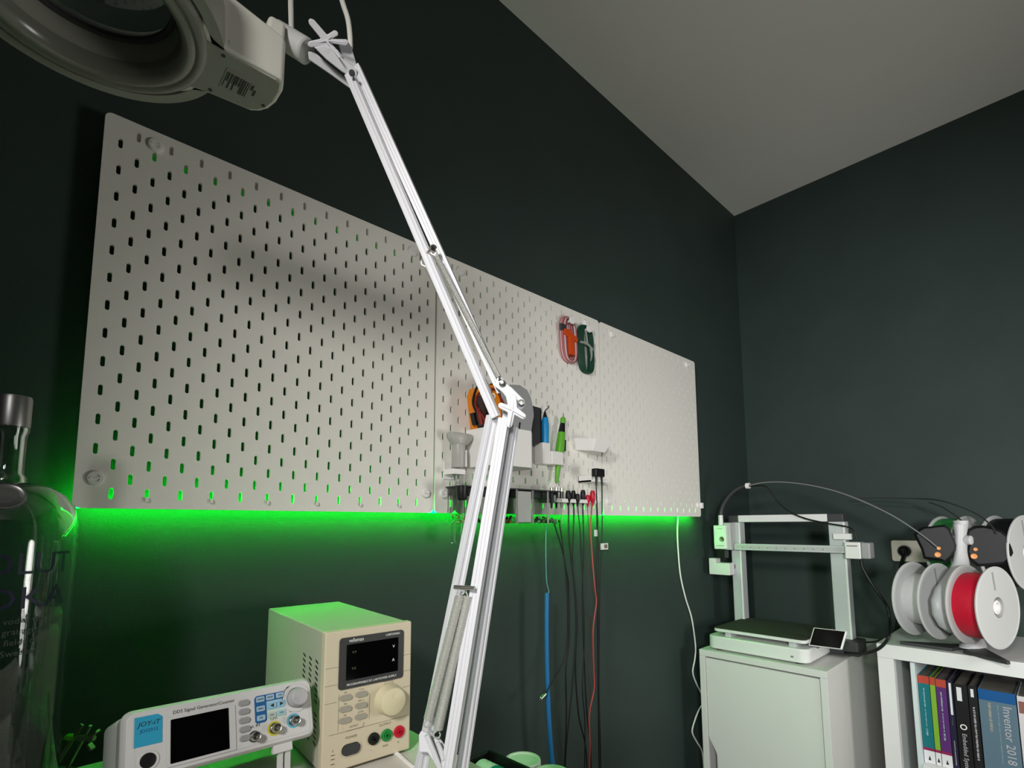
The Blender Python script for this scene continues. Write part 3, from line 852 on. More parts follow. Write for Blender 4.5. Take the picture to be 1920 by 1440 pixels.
b.lathe((xx, y, 0), (0, 0, 1), [(k(786)[2], 6.6), (k(778)[2], 4), (k(773)[2], 2.4), (k(772)[2], .01)], 18); b.build('collar', None, r)
b = MB().m(m_dgrey); b.tube([(xx, y, k(774)[2]), (xx + 1, y, k(771)[2]), (xx + 7, y, k(767)[2]), (xx + 13, y, k(763)[2]), (xx + 14, y, k(760)[2])], 1.5, 8, 4); b.build('blade', None, r)

r = thing('pencil_holder', 'white pocket with flared side holding the lime green pencil', 'holder', (920, -20, 122))
q0, q1 = aY(-34, 1035, 845), aY(-34, 1062, 873)
b = MB().m(m_white)
x0_, x1_, xr = q0[0] + 1, q1[0] - 12, aY(-10, 1071, 873)[0]
b.prism([(x0_, -1, q1[2]), (x0_, -34, q1[2]), (x1_, -34, q1[2]), (x1_ + 13, -24, q1[2]), (x1_ + 16, -1, q1[2])], (0, 0, q0[2] - q1[2]))
b.build('pocket', None, r, bevel=1.2)
b = MB().m(m_white)
b.prism([(x1_ + 16.2, -12, q1[2] + 2), (x1_ + 30, -12, q1[2] + 2), (x1_ + 24, -12, q1[2] + 14), (x1_ + 18, -12, q0[2] + 8), (x1_ + 16.2, -12, q0[2] + 8)], (0, 11, 0))
b.build('side_clip', None, r, bevel=.8)
r = thing('marking_pencil', 'lime green marking pencil with black collar standing in a white pocket', 'pencil', (918, -18, 68))
y = -19.0
pt = lambda u, v: aY(y, u, v)
top, bot = pt(1056, 782), pt(1043, 906)
ax = top - bot
def lat(mb, m_, lst, n=22):
    mb.m(m_).lathe(bot, ax, [(h * np.linalg.norm(ax), rr) for h, rr in lst], n); return mb
lat(MB(), m_lime, [(0, 2), (.04, 5), (.3, 7.5), (.5, 11.4), (.76, 9.6), (.765, .01)]).build('holster', None, r)
lat(MB(), m_black, [(.76, 9), (.9, 6.4), (.905, .01)]).build('collar', None, r)
lat(MB(), m_lime, [(.9, 6), (.93, 7.3), (.98, 6.6), (1.0, 3), (1.0, .01)]).build('push_cap', None, r)
lat(MB(), m_metal, [(1.0, 1), (1.05, .8), (1.05, .01)], 8).build('lead_tip', None, r)
cpt = pt(1061, 834)
b = MB().m(m_black).bar((cpt[0] - 9, y - 2, cpt[2] - 18), (cpt[0] - 7, y - 2, cpt[2] + 12), 6, 8, (0, -1, 0)); b.build('pocket_clip', None, r, bevel=2)

# small shelf
r = thing('small_shelf', 'small white shelf with slanted front on the right of the middle pegboard', 'shelf', (1055, -35, 172))
b = MB().m(m_white)
sd = 74.0
xl, xr = 1004.0, 1072.0
b.add([(xl, -1, 205), (xl, -sd, 194), (xr, -sd, 194), (xr, -1, 205), (xl + 4, -1, 172), (xl + 4, -sd + 16, 164), (xr - 10, -sd + 16, 164), (xr - 4, -1, 172)],
      [(0, 1, 2, 3), (7, 6, 5, 4), (0, 4, 5, 1), (1, 5, 6, 2), (2, 6, 7, 3), (3, 7, 4, 0)])
b.build('tray', None, r, bevel=1.2)
for x in (1012, 1060): MB().m(m_white).box(x - 2, x + 2, -2, 8, 196, 200).build('hook', None, r)

# cable combs
def comb(name, label, x0, x1, yf, z0, z1, teeth):
    r = thing(name, label, 'cable holder', ((x0 + x1) / 2, yf / 2, z0))
    b = MB().m(m_white); b.box(x0, x1, yf, -1, z0, z0 + (z1 - z0) * .45); b.box(x0, x0 + 3, yf + 4, -1, z0, z1 + 6); b.box(x0, x1, -4, -.5, z0, z1 + 8)
    b.build('ledge', None, r, bevel=.6)
    n = teeth; pw = (x1 - x0) / n
    for k in range(n):
        MB().m(m_white).box(x0 + pw * k + .8, x0 + pw * (k + 1) - .8, yf - 4, yf - .2, z0, z1 - 2).build('tooth', None, r, bevel=.5)
    return r
comb('cable_comb', 'short white cable comb below the small shelf holding one black plug', 1016, 1074, -50, 85, 97, 4)
comb('cable_comb', 'long white cable comb at the lower edge of the middle pegboard', 868, 1020, -56, 28, 39, 9)
# plug in the short comb
Lx = lambda u, v, y: aY(y, u, v)
r = thing('y_cable', 'black plug splitting into two thin cords in the short cable comb', 'cable', (1050, -62, -300))
q0, q1 = Lx(1113, 878, -66), Lx(1130, 895, -66)
b = MB().m(m_black); b.box(q0[0], q1[0], -74, -58, q1[2], q0[2]); b.build('plug', None, r, bevel=2.5)
def cordpx(px, yy): return [aY(yy, u, v) for u, v in px]
for px in ([(1118, 894), (1118, 912), (1120, 960), (1123, 1060), (1122, 1160), (1122, 1240), (1123, 1330), (1124, 1480)], [(1128, 894), (1128.5, 912), (1129, 1000), (1125.5, 1100), (1124, 1200), (1123.5, 1300), (1126, 1400), (1127, 1480)]):
    MB().m(m_rubber).tube(cordpx(px, -66), lambda t: 3.4 if t < .04 else (2.6 if t < .12 else 1.5), 8, 6).build('cord', None, r)
# cables in the long comb
def lead(label, px, yy, m_, plug=None, rr=1.7, body=None, tip=True, group='test leads in the long cable comb'):
    pts = cordpx(px, yy)
    r = thing('test_lead', label, 'test lead', (pts[0][0], yy, min(p[2] for p in pts)))
    MB().m(m_).tube(pts, rr, 8, 6).build('wire', None, r)
    if plug:
        u, v0, v1, wpx = plug
        a, c = aY(yy, u, v1), aY(yy, u, v0)
        R_ = wpx * .62
        b = MB().m(body or m_).lathe(a, c - a, [(-16, rr * 1.1), (-2, R_ * .8), (0, R_), (np.linalg.norm(c - a) * .65, R_), (np.linalg.norm(c - a), R_ * .72), (np.linalg.norm(c - a), .01)], 18)
        b.build('plug', None, r)
        if tip: MB().m(m_metal).cyl(c - [0, 0, 1], c + [0, 0, 15], 1, n=8).build('pin', None, r)
    return r
lead('black test lead, first in the comb right of the clear tubs', [(1066, 934), (1066, 960), (1067, 1010), (1075, 1080), (1080, 1150), (1078, 1220), (1072, 1300), (1062, 1400), (1058, 1480)], -57, m_rubber, (1065.5, 920, 936, 11))
lead('black test lead, second in the comb right of the clear tubs', [(1075, 934), (1076, 960), (1075, 1010), (1074, 1060), (1082, 1160), (1079, 1250), (1085, 1340), (1098, 1400), (1102, 1480)], -49, m_rubber, (1075, 920, 936, 10))
lead('thin dark lead with the shortest plug in the long comb', [(1083, 936), (1084, 960), (1088, 1000), (1093, 1100), (1096, 1200), (1092, 1290), (1097, 1360), (1095, 1480)], -61, m_rubber, (1083, 926, 938, 9), 1.3)
lead('black test lead with tapered clip beside the red plugs in the comb', [(1093, 934), (1093, 960), (1095, 1030), (1092, 1110), (1095, 1220), (1100, 1330), (1107, 1400), (1109, 1480)], -53, m_rubber, (1093, 919, 936, 11))
m_redw = mat('salmon_red_wire', '#b8443f', .4)
lead('thin dark red lead with the shorter red plug in the comb', [(1102, 936), (1102, 960), (1104, 1010), (1103, 1080), (1101, 1150), (1107, 1165), (1103, 1250), (1107, 1300), (1109, 1330)], -57.5, mat('dull_red_wire', '#4a2320', .5), (1102, 928, 940, 9), .8, m_red)
lead('salmon red lead with the taller red plug, last in the comb', [(1110, 934), (1109, 960), (1107, 985), (1110, 1040), (1115, 1100), (1118, 1130), (1112, 1180), (1113, 1250), (1114, 1290), (1105, 1340), (1106, 1400), (1104, 1480)], -66, m_redw, (1111, 920, 937, 11), 1.7, m_red)
lead('black lead with a pale tag hanging behind the red leads', [(1118, 925), (1119, 960), (1119, 1000), (1119, 1080), (1121, 1200), (1122, 1320), (1124, 1480)], -44, m_rubber, None, 1.4)
# two cables emerging below the tubs
r = thing('probe_cable', 'black cable ending in a small metal clip beside the blue rod', 'cable', aY(-40, 1018, 1308))
MB().m(m_rubber).tube(cordpx([(1037, 975), (1045, 1000), (1054, 1030), (1060, 1060), (1065, 1150), (1061, 1225), (1045, 1265), (1030, 1288), (1022, 1302)], -40), 1.8, 8, 6).build('wire', None, r)
b = MB().m(m_metal); b.cyl(aY(-40, 1023, 1301), aY(-40, 1014, 1311), 3.2, 2.2, n=12); b.tube(cordpx([(1019, 1303), (1014, 1306), (1013, 1312)], -43), 1.2, 6, 3); b.build('metal_clip', None, r)
r = thing('probe_cable', 'black cable hanging straight down right of the blue rod', 'cable', aY(-42, 1057, 1440))
MB().m(m_rubber).tube(cordpx([(1048, 975), (1053, 1005), (1060, 1060), (1066, 1100), (1067, 1200), (1061, 1260), (1062, 1350), (1057, 1480)], -42), 1.8, 8, 6).build('wire', None, r)
# grey probes with bright tips behind the last tub
for k, u in enumerate((1034, 1043, 1053)):
    a, c = aY(-46, u, 936), aY(-46, u, 913)
    r = thing('connector_probe', ['grey connector with bright metal tip, left of three behind the last tub', 'grey connector with bright metal tip, middle of three behind the last tub', 'grey connector with bright metal tip, right of three behind the last tub'][k], 'connector', a, 'grey connectors in the long comb')
    n_ = np.linalg.norm(c - a)
    MB().m(m_dgrey).lathe(a, c - a, [(-22, 2), (-3, 4), (0, 5), (n_ * .6, 5), (n_ * .62, 4), (n_ * .62, .01)], 18).build('sleeve', None, r)
    MB().m(m_metal).lathe(a, c - a, [(n_ * .55, 4), (n_ * .95, 4.2), (n_ * .95, 2), (n_ * 1.02, 1), (n_ * 1.02, .01)], 16).build('metal_tip', None, r)
# tags
for u, v, ww, hh, yy, lab in ((1118, 999.5, 8, 12, -50, 'small blank tag tied to a black lead under the green glow'), (1133, 1024.5, 14, 11, -70, 'small white tag with grey print on the rightmost black cord')):
    a, c = aY(yy, u - ww / 2, v - hh / 2), aY(yy, u + ww / 2, v + hh / 2)
    b = MB().m(mat('white_paper', '#e8e8e4', .6)); b.box(a[0], c[0], yy - .6, yy + .2, c[2], a[2])
    if ww > 10:
        b.m(m_inkg); m_ = (a + c) / 2
        b.box(a[0] + 2, a[0] + 4, yy - .8, yy - .6, c[2] + 3, c[2] + 5); b.box(m_[0] - 1, c[0] - 3, yy - .8, yy - .6, c[2] + 3, a[2] - 3)
    tag(b.build('cable_tag'), lab, 'tag')

# clear parts tubs under a dark rail
tx0, tx1 = 587.0, 884.0
tz1, tz0 = 52.0, -23.0
yb, yf = -10.0, -62.0
r = thing('tub_rail', 'thin dark rail carrying the row of clear parts tubs', 'rail', (735, -30, tz1))
MB().m(m_dgrey).box(tx0 + 2, tx1, yf + 3, -1, tz1 + .2, tz1 + 3).build('rail_bar', None, r, bevel=.5)
r = thing('rubber_knob', 'black rounded rubber knob at the left end of the tub rail', 'knob', (592, -64, 20))
q = aY(-66, 868, 924)
b = MB().m(m_black); b.lathe((q[0], -62, q[2] - 15), (0, 0, 1), [(0, 5), (1.5, 9), (4, 10.5), (22, 11.5), (29, 12.5), (29.5, .01)], 28); b.build('knob_body', None, r)
PARTS = [('#c8b28a', '#8f6b40', '#d6d2c4'), ('#3a7d44', '#a3a39a', '#c9b7a0'), ('#8a4030', '#c79a55', '#30302c', '#d8cfae', '#4c7a3f'), ('#d8d8d2', '#cfcfc8', '#bcbcb6'), ('#2f5a35', '#1f2622', '#7f8a72', '#d9d9d2'), ('#8f7f7c', '#6b6461', '#a89890')]
TL = ['clear parts tub at the left end of the dark rail', 'clear parts tub behind the left lamp bar', 'clear parts tub with brown and yellow parts right of the lamp arm', 'clear parts tub with a white paper front', 'clear parts tub with dark green parts', 'clear parts tub at the right end with greyish pink parts']
n = 6; pw = (tx1 - tx0) / n
for k in range(n):
    x0, x1 = tx0 + pw * k + 1, tx0 + pw * (k + 1) - 1
    r = thing('parts_tub', TL[k], 'tub', ((x0 + x1) / 2, (yb + yf) / 2, tz0), 'clear parts tubs in a row')
    b = MB().m(m_acryl)
    t = 1.6
    vs = [(x, y, z) for z in (tz0, tz1) for x, y in ((x0, yf), (x1, yf), (x1, yb), (x0, yb))] + [(x, y, z) for z in (tz1, tz0 + 2) for x, y in ((x0 + t, yf + t), (x1 - t, yf + t), (x1 - t, yb - t), (x0 + t, yb - t))]
    fs = [(3, 2, 1, 0), (12, 13, 14, 15)]
    for a in range(3):
        for j in range(4): fs.append((a * 4 + j, a * 4 + (j + 1) % 4, a * 4 + 4 + (j + 1) % 4, a * 4 + 4 + j))
    b.add(vs, fs); b.build('tub_body', None, r)
    for xx in (x0, x1 - 1.6): MB().m(m_clearp).box(xx, xx + 1.6, yf - .4, yf + 1.4, tz0, tz1).build('corner_edge', None, r, bevel=.4)
    MB().m(m_dgrey).box(x0 + 2, x1 - 2, yf + 20, yb - 2, tz1 - 16, tz1 - .5).build('lid_insert', None, r, bevel=1)
    if k == 3:
        MB().m(mat('white_paper', '#e8e8e4', .6)).box(x0 + 3, x1 - 3, yf + 2.2, yf + 2.8, tz0 + 4, tz1 - 3).build('paper_insert', None, r)
    b = MB()
    random.seed(40 + k)
    for q in range(46):
        c = random.choice(PARTS[k]); s_ = random.uniform(2, 4.5)
        px, py, pz = random.uniform(x0 + 6, x1 - 6), random.uniform(yf + (8 if k != 3 else 9), yb - 6), tz0 + 4 + random.uniform(0, 20) * random.random()
        R = Matrix.Translation((px, py, pz)) @ Matrix.Rotation(random.uniform(0, 3), 4, (random.random(), random.random(), .3))
        b.m(mat('part_' + c[1:], c, .4)).box(-s_, s_, -s_ * .5, s_ * .5, -s_ * .4, s_ * .4, R)
    tag(b.build('small_parts'), 'heap of small electronic parts in the ' + TL[k][6:], 'small parts', kind='stuff')

# cable bundles on pegs near the board's upper right corner
def peg(u, v, lab):
    a = aY(-26, u, v)
    r = thing('wall_peg', lab, 'peg', (a[0], -13, a[2]))
    MB().m(m_white).lathe((a[0], 0, a[2]), (0, -1, 0), [(-2, 4), (20, 4), (22, 10.5), (25.5, 10.5), (26.5, 9.5), (26.5, .01)], 28).build('peg_head', None, r)
    return a
def bundle(a, wd_, ln, n, m_, rr, seed, skew=6):
    random.seed(seed)
    out = []
    for k in range(n):
        f = 1 - .62 * (k / max(1, n - 1))
        dx = random.uniform(-1.5, 1.5)
        yy = -5 - 2.6 * (k % 4) - random.uniform(0, 1)
        P = []
        for t in np.linspace(0, 2 * math.pi, 26, endpoint=False):
            c, s_ = math.cos(t), math.sin(t)
            x = wd_ / 2 * f * math.copysign(abs(c) ** .7, c)
            z = ln / 2 * (.97 + .03 * f) * math.copysign(abs(s_) ** .55, s_) - ln / 2 + 12 - (1 - f) * 8 * (1 if s_ > 0 else -.3)
            P.append((a[0] + x + dx + skew * (-z / ln), yy, a[2] + z))
        P.append(P[0])
        out.append(MB().m(m_[k % len(m_)] if isinstance(m_, list) else m_).tube(P, rr, 7, 2))
    return out
a = peg(1074, 600, 'white peg holding the red and white cord hank')
r = thing('cord_hank', 'red and white twisted cord hank tied with an orange strap', 'cord', (a[0], -12, a[2] - 120))
for k, b in enumerate(bundle(a, 66, 122, 13, [mat('pink_cord', '#b9676c', .5), mat('white_cord', '#d0bfbd', .5), mat('dark_pink_cord', '#7d3b42', .5)], 2.0, 5)): b.build('cord_loop', None, r)
b = MB().m(mat('orange_strap', '#d24a14', .5))
zc_ = a[2] - 45
b.add([(a[0] - 25, -19, zc_ + 18), (a[0] - 4, -20, zc_ + 20), (a[0] + 10, -20, zc_ + 10), (a[0] + 28, -19, zc_ + 4), (a[0] + 28, -19, zc_ - 8), (a[0] + 10, -22, zc_ - 6), (a[0] + 12, -22, zc_ - 48), (a[0] - 8, -22, zc_ - 48), (a[0] - 10, -22, zc_ - 2), (a[0] - 25, -19, zc_ + 4)] +
      [(x, -3, z) for x, z in ((a[0] - 25, zc_ + 18), (a[0] - 4, zc_ + 20), (a[0] + 10, zc_ + 10), (a[0] + 28, zc_ + 4), (a[0] + 28, zc_ - 8), (a[0] + 10, zc_ - 6), (a[0] + 12, zc_ - 48), (a[0] - 8, zc_ - 48), (a[0] - 10, zc_ - 2), (a[0] - 25, zc_ + 4))],
      [tuple(range(10)), tuple(range(10, 20))[::-1]] + [(j, (j + 1) % 10, 10 + (j + 1) % 10, 10 + j) for j in range(10)])
b.build('strap', None, r, bevel=1)
q = aY(-14, 1055, 613); MB().m(m_dgrey).box(q[0] - 8, q[0] + 10, -17, -9, q[2] - 9, q[2] + 9).build('cord_end', None, r, bevel=1.5)
a = peg(1106, 616, 'white peg holding the dark green cord hank')
r = thing('cord_hank', 'dark green cord hank with pale strap on the right peg', 'cord', (a[0], -12, a[2] - 130))
for k, b in enumerate(bundle(a, 62, 132, 17, mat('dark_green_cord', '#0e3d2b', .5), 2.3, 9, 5)): b.build('cord_loop', None, r)
m_strap = mat('grey_strap', '#8a958d', .5)
b = MB().m(m_strap)
b.tube([(a[0] - 29, -15, a[2] - 42), (a[0] - 8, -19, a[2] - 42), (a[0] + 8, -19, a[2] - 48), (a[0] + 30, -15, a[2] - 52)], 3.4, 8, 4)
b.build('strap', None, r)
b = MB().m(m_strap); b.tube([(a[0] - 8, -18, a[2] - 6), (a[0] - 6, -19, a[2] - 26), (a[0] - 2, -19, a[2] - 46)], 2.8, 8, 4); b.tube([(a[0] + 12, -19, a[2] - 50), (a[0] + 14, -19, a[2] - 72), (a[0] + 11, -18, a[2] - 88)], lambda t: 4.2 - 3 * t, 8, 4)
b.build('strap_tail', None, r)
# thin wire and blue rod
r = thing('blue_rod', 'blue flexible rod hanging from a thin pale wire below the tubs', 'rod', aY(-30, 1034, 1428))
MB().m(mat('pale_blue_wire', '#5f93a0', .4)).tube(cordpx([(1024, 984), (1023.5, 1040), (1025, 1090), (1029, 1108), (1027, 1114)], -30), 1.2, 6, 5).build('wire', None, r)
MB().m(mat('blue_sleeve', '#1f6da6', .5)).tube(cordpx([(1025.5, 1112), (1025, 1180), (1026, 1260), (1029, 1340), (1032, 1390), (1036, 1436)], -30), 5.4, 14, 6).build('sleeve', None, r)
# white power cord of the light strip
b = MB().m(m_white)
b.tube(cordpx([(1271, 968), (1270, 1000), (1272, 1040), (1276, 1080), (1285, 1120), (1297, 1160), (1304, 1210), (1303, 1235), (1299, 1260), (1306, 1282), (1315, 1300)], 28) + cordpx([(1319, 1316), (1311, 1330), (1303, 1350), (1298, 1372), (1306, 1390), (1316, 1408), (1320, 1440), (1321, 1480)], 26), 2.6, 8, 6)
tag(b.build('power_cord'), 'thin white cord winding down the wall to the white cabinet', 'cord')
q = aY(-6, 1316, 948)
tag(MB().m(m_white).box(q[0] - 8, q[0] + 6, -10, 10, q[2] - 10, q[2] + 10).build('corner_clip', bevel=1.5), 'tiny white clip on the right edge of the rightmost pegboard', 'clip')
b = MB().m(m_white)
b.tube([aZ(DZ + 3, u, v) for u, v in ((735, 1408), (748, 1416), (765, 1431), (785, 1446))], 2.6, 8, 4)
tag(b.build('white_cable'), 'short white cable lying on the desk right of the power supply', 'cable')

# ------------------------------------------------------------------ white cabinet in the corner
CX0, CX1, CY0, CY1, CZ = 1556.0, 2120.0, -408.0, -40.0, -424.0
r = thing('white_cabinet', 'white cabinet with door under the 3d printer in the room corner', 'cabinet', ((CX0 + CX1) / 2, (CY0 + CY1) / 2, FLOOR))
b = MB().m(m_cab)
b.box(CX0, CX1, CY0, CY1, CZ - 19, CZ); b.build('top_panel', None, r, bevel=1)
for y in (CY0, CY1 - 18): MB().m(m_cab).box(CX0, CX1, y, y + 18, FLOOR + 30, CZ - 19.2).build('side_panel', None, r, bevel=.8)
MB().m(m_cab).box(CX1 - 12, CX1 - 2, CY0 + 18.2, CY1 - 18.2, FLOOR + 30, CZ - 19.2).build('back_panel', None, r)
MB().m(m_cab).box(CX0 + 2, CX1 - 12.2, CY0 + 18.2, CY1 - 18.2, FLOOR + 30, FLOOR + 48).build('bottom_panel', None, r)
# door with a curved grip cut-out on its left edge
dz1, dz0 = CZ - 24, FLOOR + 50
yl, yr = CY1 - 20, CY0 + 20
poly = [(yr, dz0), (yr, dz1), (yl, dz1)]
cut0 = aX(CX0, 1329, 1378)[2]
for t in np.linspace(0, 1, 10): poly.append((yl - 24 * (3 * t * t - 2 * t ** 3), cut0 - 58 * t))
for t in np.linspace(0, 1, 10): poly.append((yl - 24 * (1 - (3 * t * t - 2 * t ** 3)), cut0 - 170 - 58 * t))
poly.append((yl, dz0))
b = MB().m(m_cab); b.prism([(CX0 + 3, y, z) for y, z in poly], (18, 0, 0)); b.build('door', None, r, bevel=.8)

# ------------------------------------------------------------------ bed-slinger 3d printer on the cabinet
m_pwhite = mat('printer_white', '#e2e3e0', .3)
r = thing('printer_3d', 'open-frame 3d printer with white base and aluminium gantry on the white cabinet', '3d printer', (1700, -210, CZ))
def rr_prism(b, x0, x1, y0, y1, z0, z1, rad, n=6):
    return b.prism([(x, y, z0) for x, y in rrect(x0, x1, y0, y1, rad, n)], (0, 0, z1 - z0))
b = MB().m(m_pwhite)
rr_prism(b, 1571, 1800, -358, -60, CZ + 6, -379, 26)
b.build('base', None, r, bevel=4, seg=3)
b = MB().m(m_dgrey); rr_prism(b, 1762, 1850, -436, -42, CZ + 6, -376, 8); b.build('rear_crossbar', None, r, bevel=3)
for x, y in ((1600, -90), (1600, -325), (1830, -60), (1830, -415)): MB().m(m_black).cyl((x, y, CZ), (x, y, CZ + 8), 12, n=18).build('rubber_foot', None, r)
q = aX(1570.6, 1485, 1230)
b = MB().m(m_dgrey); b.box(1570.2, 1571.6, q[1] - 4, q[1] + 4, q[2] - 2, q[2]); b.box(1570.2, 1571.6, q[1] - 3, q[1] + 3, q[2] - 4.5, q[2] - 3.4); b.build('front_mark', None, r)
b = MB().m(m_pwhite); rr_prism(b, 1578, 1838, -352, -78, -365, -356, 16); pl = b.build('heated_bed', None, r, bevel=1.5)
b = MB().m(mat('textured_plate', '#45423f', .85, spec=.15, noise=.15, nscale=300)); rr_prism(b, 1580, 1836, -350, -80, -355.8, -353.5, 14); b.build('build_plate', None, pl)
b = MB().m(m_pwhite)
for y in (-120, -310): b.box(1600, 1820, y - 9, y + 9, -379, -365)
for y in (-120, -310):
    MB().m(m_alu).box(1592, 1822, y - 9, y + 9, -381, -366).build('bed_rail', None, r, bevel=2)
# gantry
PXm = 1806.0
for (ut, ub, HW, vt, vb) in ((1383, 1383, 18, 980, 1180), (1571, 1580, 23, 980, 1200)):
    p0, p1 = aX(PXm - 16, ut, vt), aX(PXm - 16, ub, vb)
    y = (p0[1] + p1[1]) / 2
    MB().m(m_alu).box(PXm - 18, PXm + 22, y - HW, y + HW, -376, -20).build('upright', None, r, bevel=3, seg=2)
    MB().m(m_pwhite).box(PXm - 20, PXm - 16, y - HW, y - HW + 6, -374, -24).build('edge_trim', None, r, bevel=1)
yl_, yr_ = aX(PXm - 18, 1366, 973)[1], aX(PXm - 18, 1581, 973)[1]
zt = aX(PXm - 18, 1400, 966)[2]; zb2 = aX(PXm - 18, 1400, 979)[2]
b = MB().m(m_dgrey); b.box(PXm - 20, PXm + 20, yl_, yl_ - 34, zb2, zt); b.build('corner_cap', None, r, bevel=2)
b = MB().m(m_dgrey); b.box(PXm - 20, PXm + 20, yr_ + 44, yr_, zb2, zt); b.build('corner_cap', None, r, bevel=2)
MB().m(m_pwhite).box(PXm - 19, PXm + 18, yl_ - 34.2, yr_ + 44.2, zb2, zt).build('top_beam', None, r, bevel=2)
# x axis
XX_ = 1776.0
p0, p1 = aX(XX_, 1378, 1018), aX(XX_, 1586, 1038)
zx1, zx0 = -94, -116
b = MB().m(m_alu); b.box(XX_ - 8, XX_ + 8, p0[1], p1[1], zx0, zx1); xb = b.build('x_beam', None, r, bevel=1)
b = MB().m(m_lgbody); b.box(XX_ - 9.5, XX_ - 7, p0[1] - 12, p1[1] + 4, zx0 + 6, zx1 - 5); b.m(m_dgrey)
for k in range(10):
    y = p0[1] - 30 - 28 * k; b.box(XX_ - 9.9, XX_ - 9, y - 1, y + 1, zx0 + 8, zx1 - 11)
b.build('printed_scale', None, xb)
q0, q1 = aX(XX_ - 14, 1584, 1016), aX(XX_ - 14, 1634, 1049)
b = MB().m(m_pwhite); b.box(XX_ - 22, XX_ + 30, q0[1], q1[1] + 24, q1[2], q0[2]); b.build('x_motor_cover', None, r, bevel=3)
b = MB().m(m_greyp); b.box(XX_ - 21, XX_ + 29, q1[1] + 23.8, q1[1], q1[2] + 1, q0[2] - 1); b.build('motor_end_cap', None, r, bevel=4)
b = MB().m(m_inkg); b.box(XX_ - 22.5, XX_ - 21.5, q0[1] - 6, q0[1] - 34, q0[2] - 10, q0[2] - 13); b.build('motor_print', None, r)
q0, q1 = aX(XX_, 1562, 1000), aX(XX_, 1597, 1012)
MB().m(m_pwhite).box(XX_ - 4, XX_ + 10, q0[1], q1[1], q1[2], q0[2]).build('slider_bracket', None, r, bevel=2)
# tool head
TXh = 1738.0
h0, h1 = aX(TXh, 1337, 984), aX(TXh, 1362, 1030)
b = MB().m(m_pwhite)
b.box(TXh, TXh + 34, h0[1], h1[1], h1[2], h0[2] - 2)
b.build('tool_head_cover', None, r, bevel=3, seg=3)
q0, q1 = aX(TXh + 20, 1354, 980), aX(TXh + 20, 1373, 1031)
b = MB().m(m_lgbody); b.box(TXh + 12, TXh + 46, q0[1] - 8, q1[1], q1[2], q0[2]); b.build('tool_head_carriage', None, r, bevel=2)
q = aX(TXh - 1, 1353, 1011)
b = MB().m(m_brass).lathe((TXh + 1, q[1], q[2]), (-1, 0, 0), [(0, 9), (1.6, 9), (2.2, 8), (1.4, 6.5), (1.4, .01)], 28); b.build('fan_badge', None, r)
b = MB().m(m_inkg); b.box(TXh - .4, TXh + 1, h0[1] - 14, h1[1] + 12, h0[2] - 13, h0[2] - 14.5); b.box(TXh - .4, TXh + 1, h0[1] - 10, h1[1] + 8, h1[2] + 11, h1[2] + 13); b.build('head_print', None, r)
p0, p1 = aX(TXh + 14, 1352, 990), aX(TXh + 14, 1351, 966)
b = MB().m(m_pwhite).lathe(p0, p1 - p0, [(-4, 9), (4, 8), (9, 6.2), (11, 8.6), (np.linalg.norm(p1 - p0), 8), (np.linalg.norm(p1 - p0), .01)], 22); b.build('tube_fitting', None, r)
q0, q1 = aX(TXh + 6, 1343, 1030), aX(TXh + 6, 1360, 1052)
b = MB().m(m_black); b.box(TXh + 6, TXh + 36, q0[1], q1[1], q1[2] + 10, q0[2]); b.lathe((TXh + 20, (q0[1] + q1[1]) / 2, q1[2] + 10), (0, 0, -1), [(0, 8), (6, 7), (12, 1.5), (12, .01)], 16); b.build('nozzle_block', None, r, bevel=1.5)
q0, q1 = aX(TXh + 10, 1330, 1046), aX(TXh + 10, 1370, 1079)
yy0, yy1 = q0[1], q1[1]
yi = aX(TXh + 10, 1343, 1060)[1]; zi = aX(TXh + 10, 1350, 1055)[2]
b = MB().m(m_pwhite)
b.prism([(TXh + 4, y, z) for y, z in ((yy0, q0[2]), (yi, q0[2]), (yi, zi), (yy1, zi), (yy1, q1[2]), (yy0, q1[2]))], (40, 0, 0))
b.build('purge_bin', None, r, bevel=2.5)
MB().m(m_dgrey).box(TXh + 44, PXm - 17, yy1, yy1 + 14, zi - 20, zi - 6).build('wiper_arm', None, r, bevel=1.5)
# touch screen
c = [aX(x, u, v) for x, (u, v) in zip((1618, 1618, 1600, 1600), ((1525, 1176), (1588, 1183), (1578, 1218), (1515, 1210)))]
nv = nrm(np.cross(c[1] - c[0], c[3] - c[0]))
if np.dot(nv, CAM - c[0]) < 0: nv = -nv
b = MB().m(m_pwhite); cc = sum(c) / 4
b.prism(c, -nv * 10); ts = b.build('touch_screen', None, r, bevel=3, seg=3)
b = MB().m(m_screen); b.prism([cc + (p - cc) * np.array([.93, .93, .93]) * .98 + nv * .6 for p in c], -nv * 1.5); b.build('screen_glass', None, ts, bevel=.4)
b = MB().m(m_dgrey); b.bar(cc - nv * 10, (1650, -350, -385), 26, 8, (0, 0, 1)); b.build('screen_bracket', None, r, bevel=1.5)
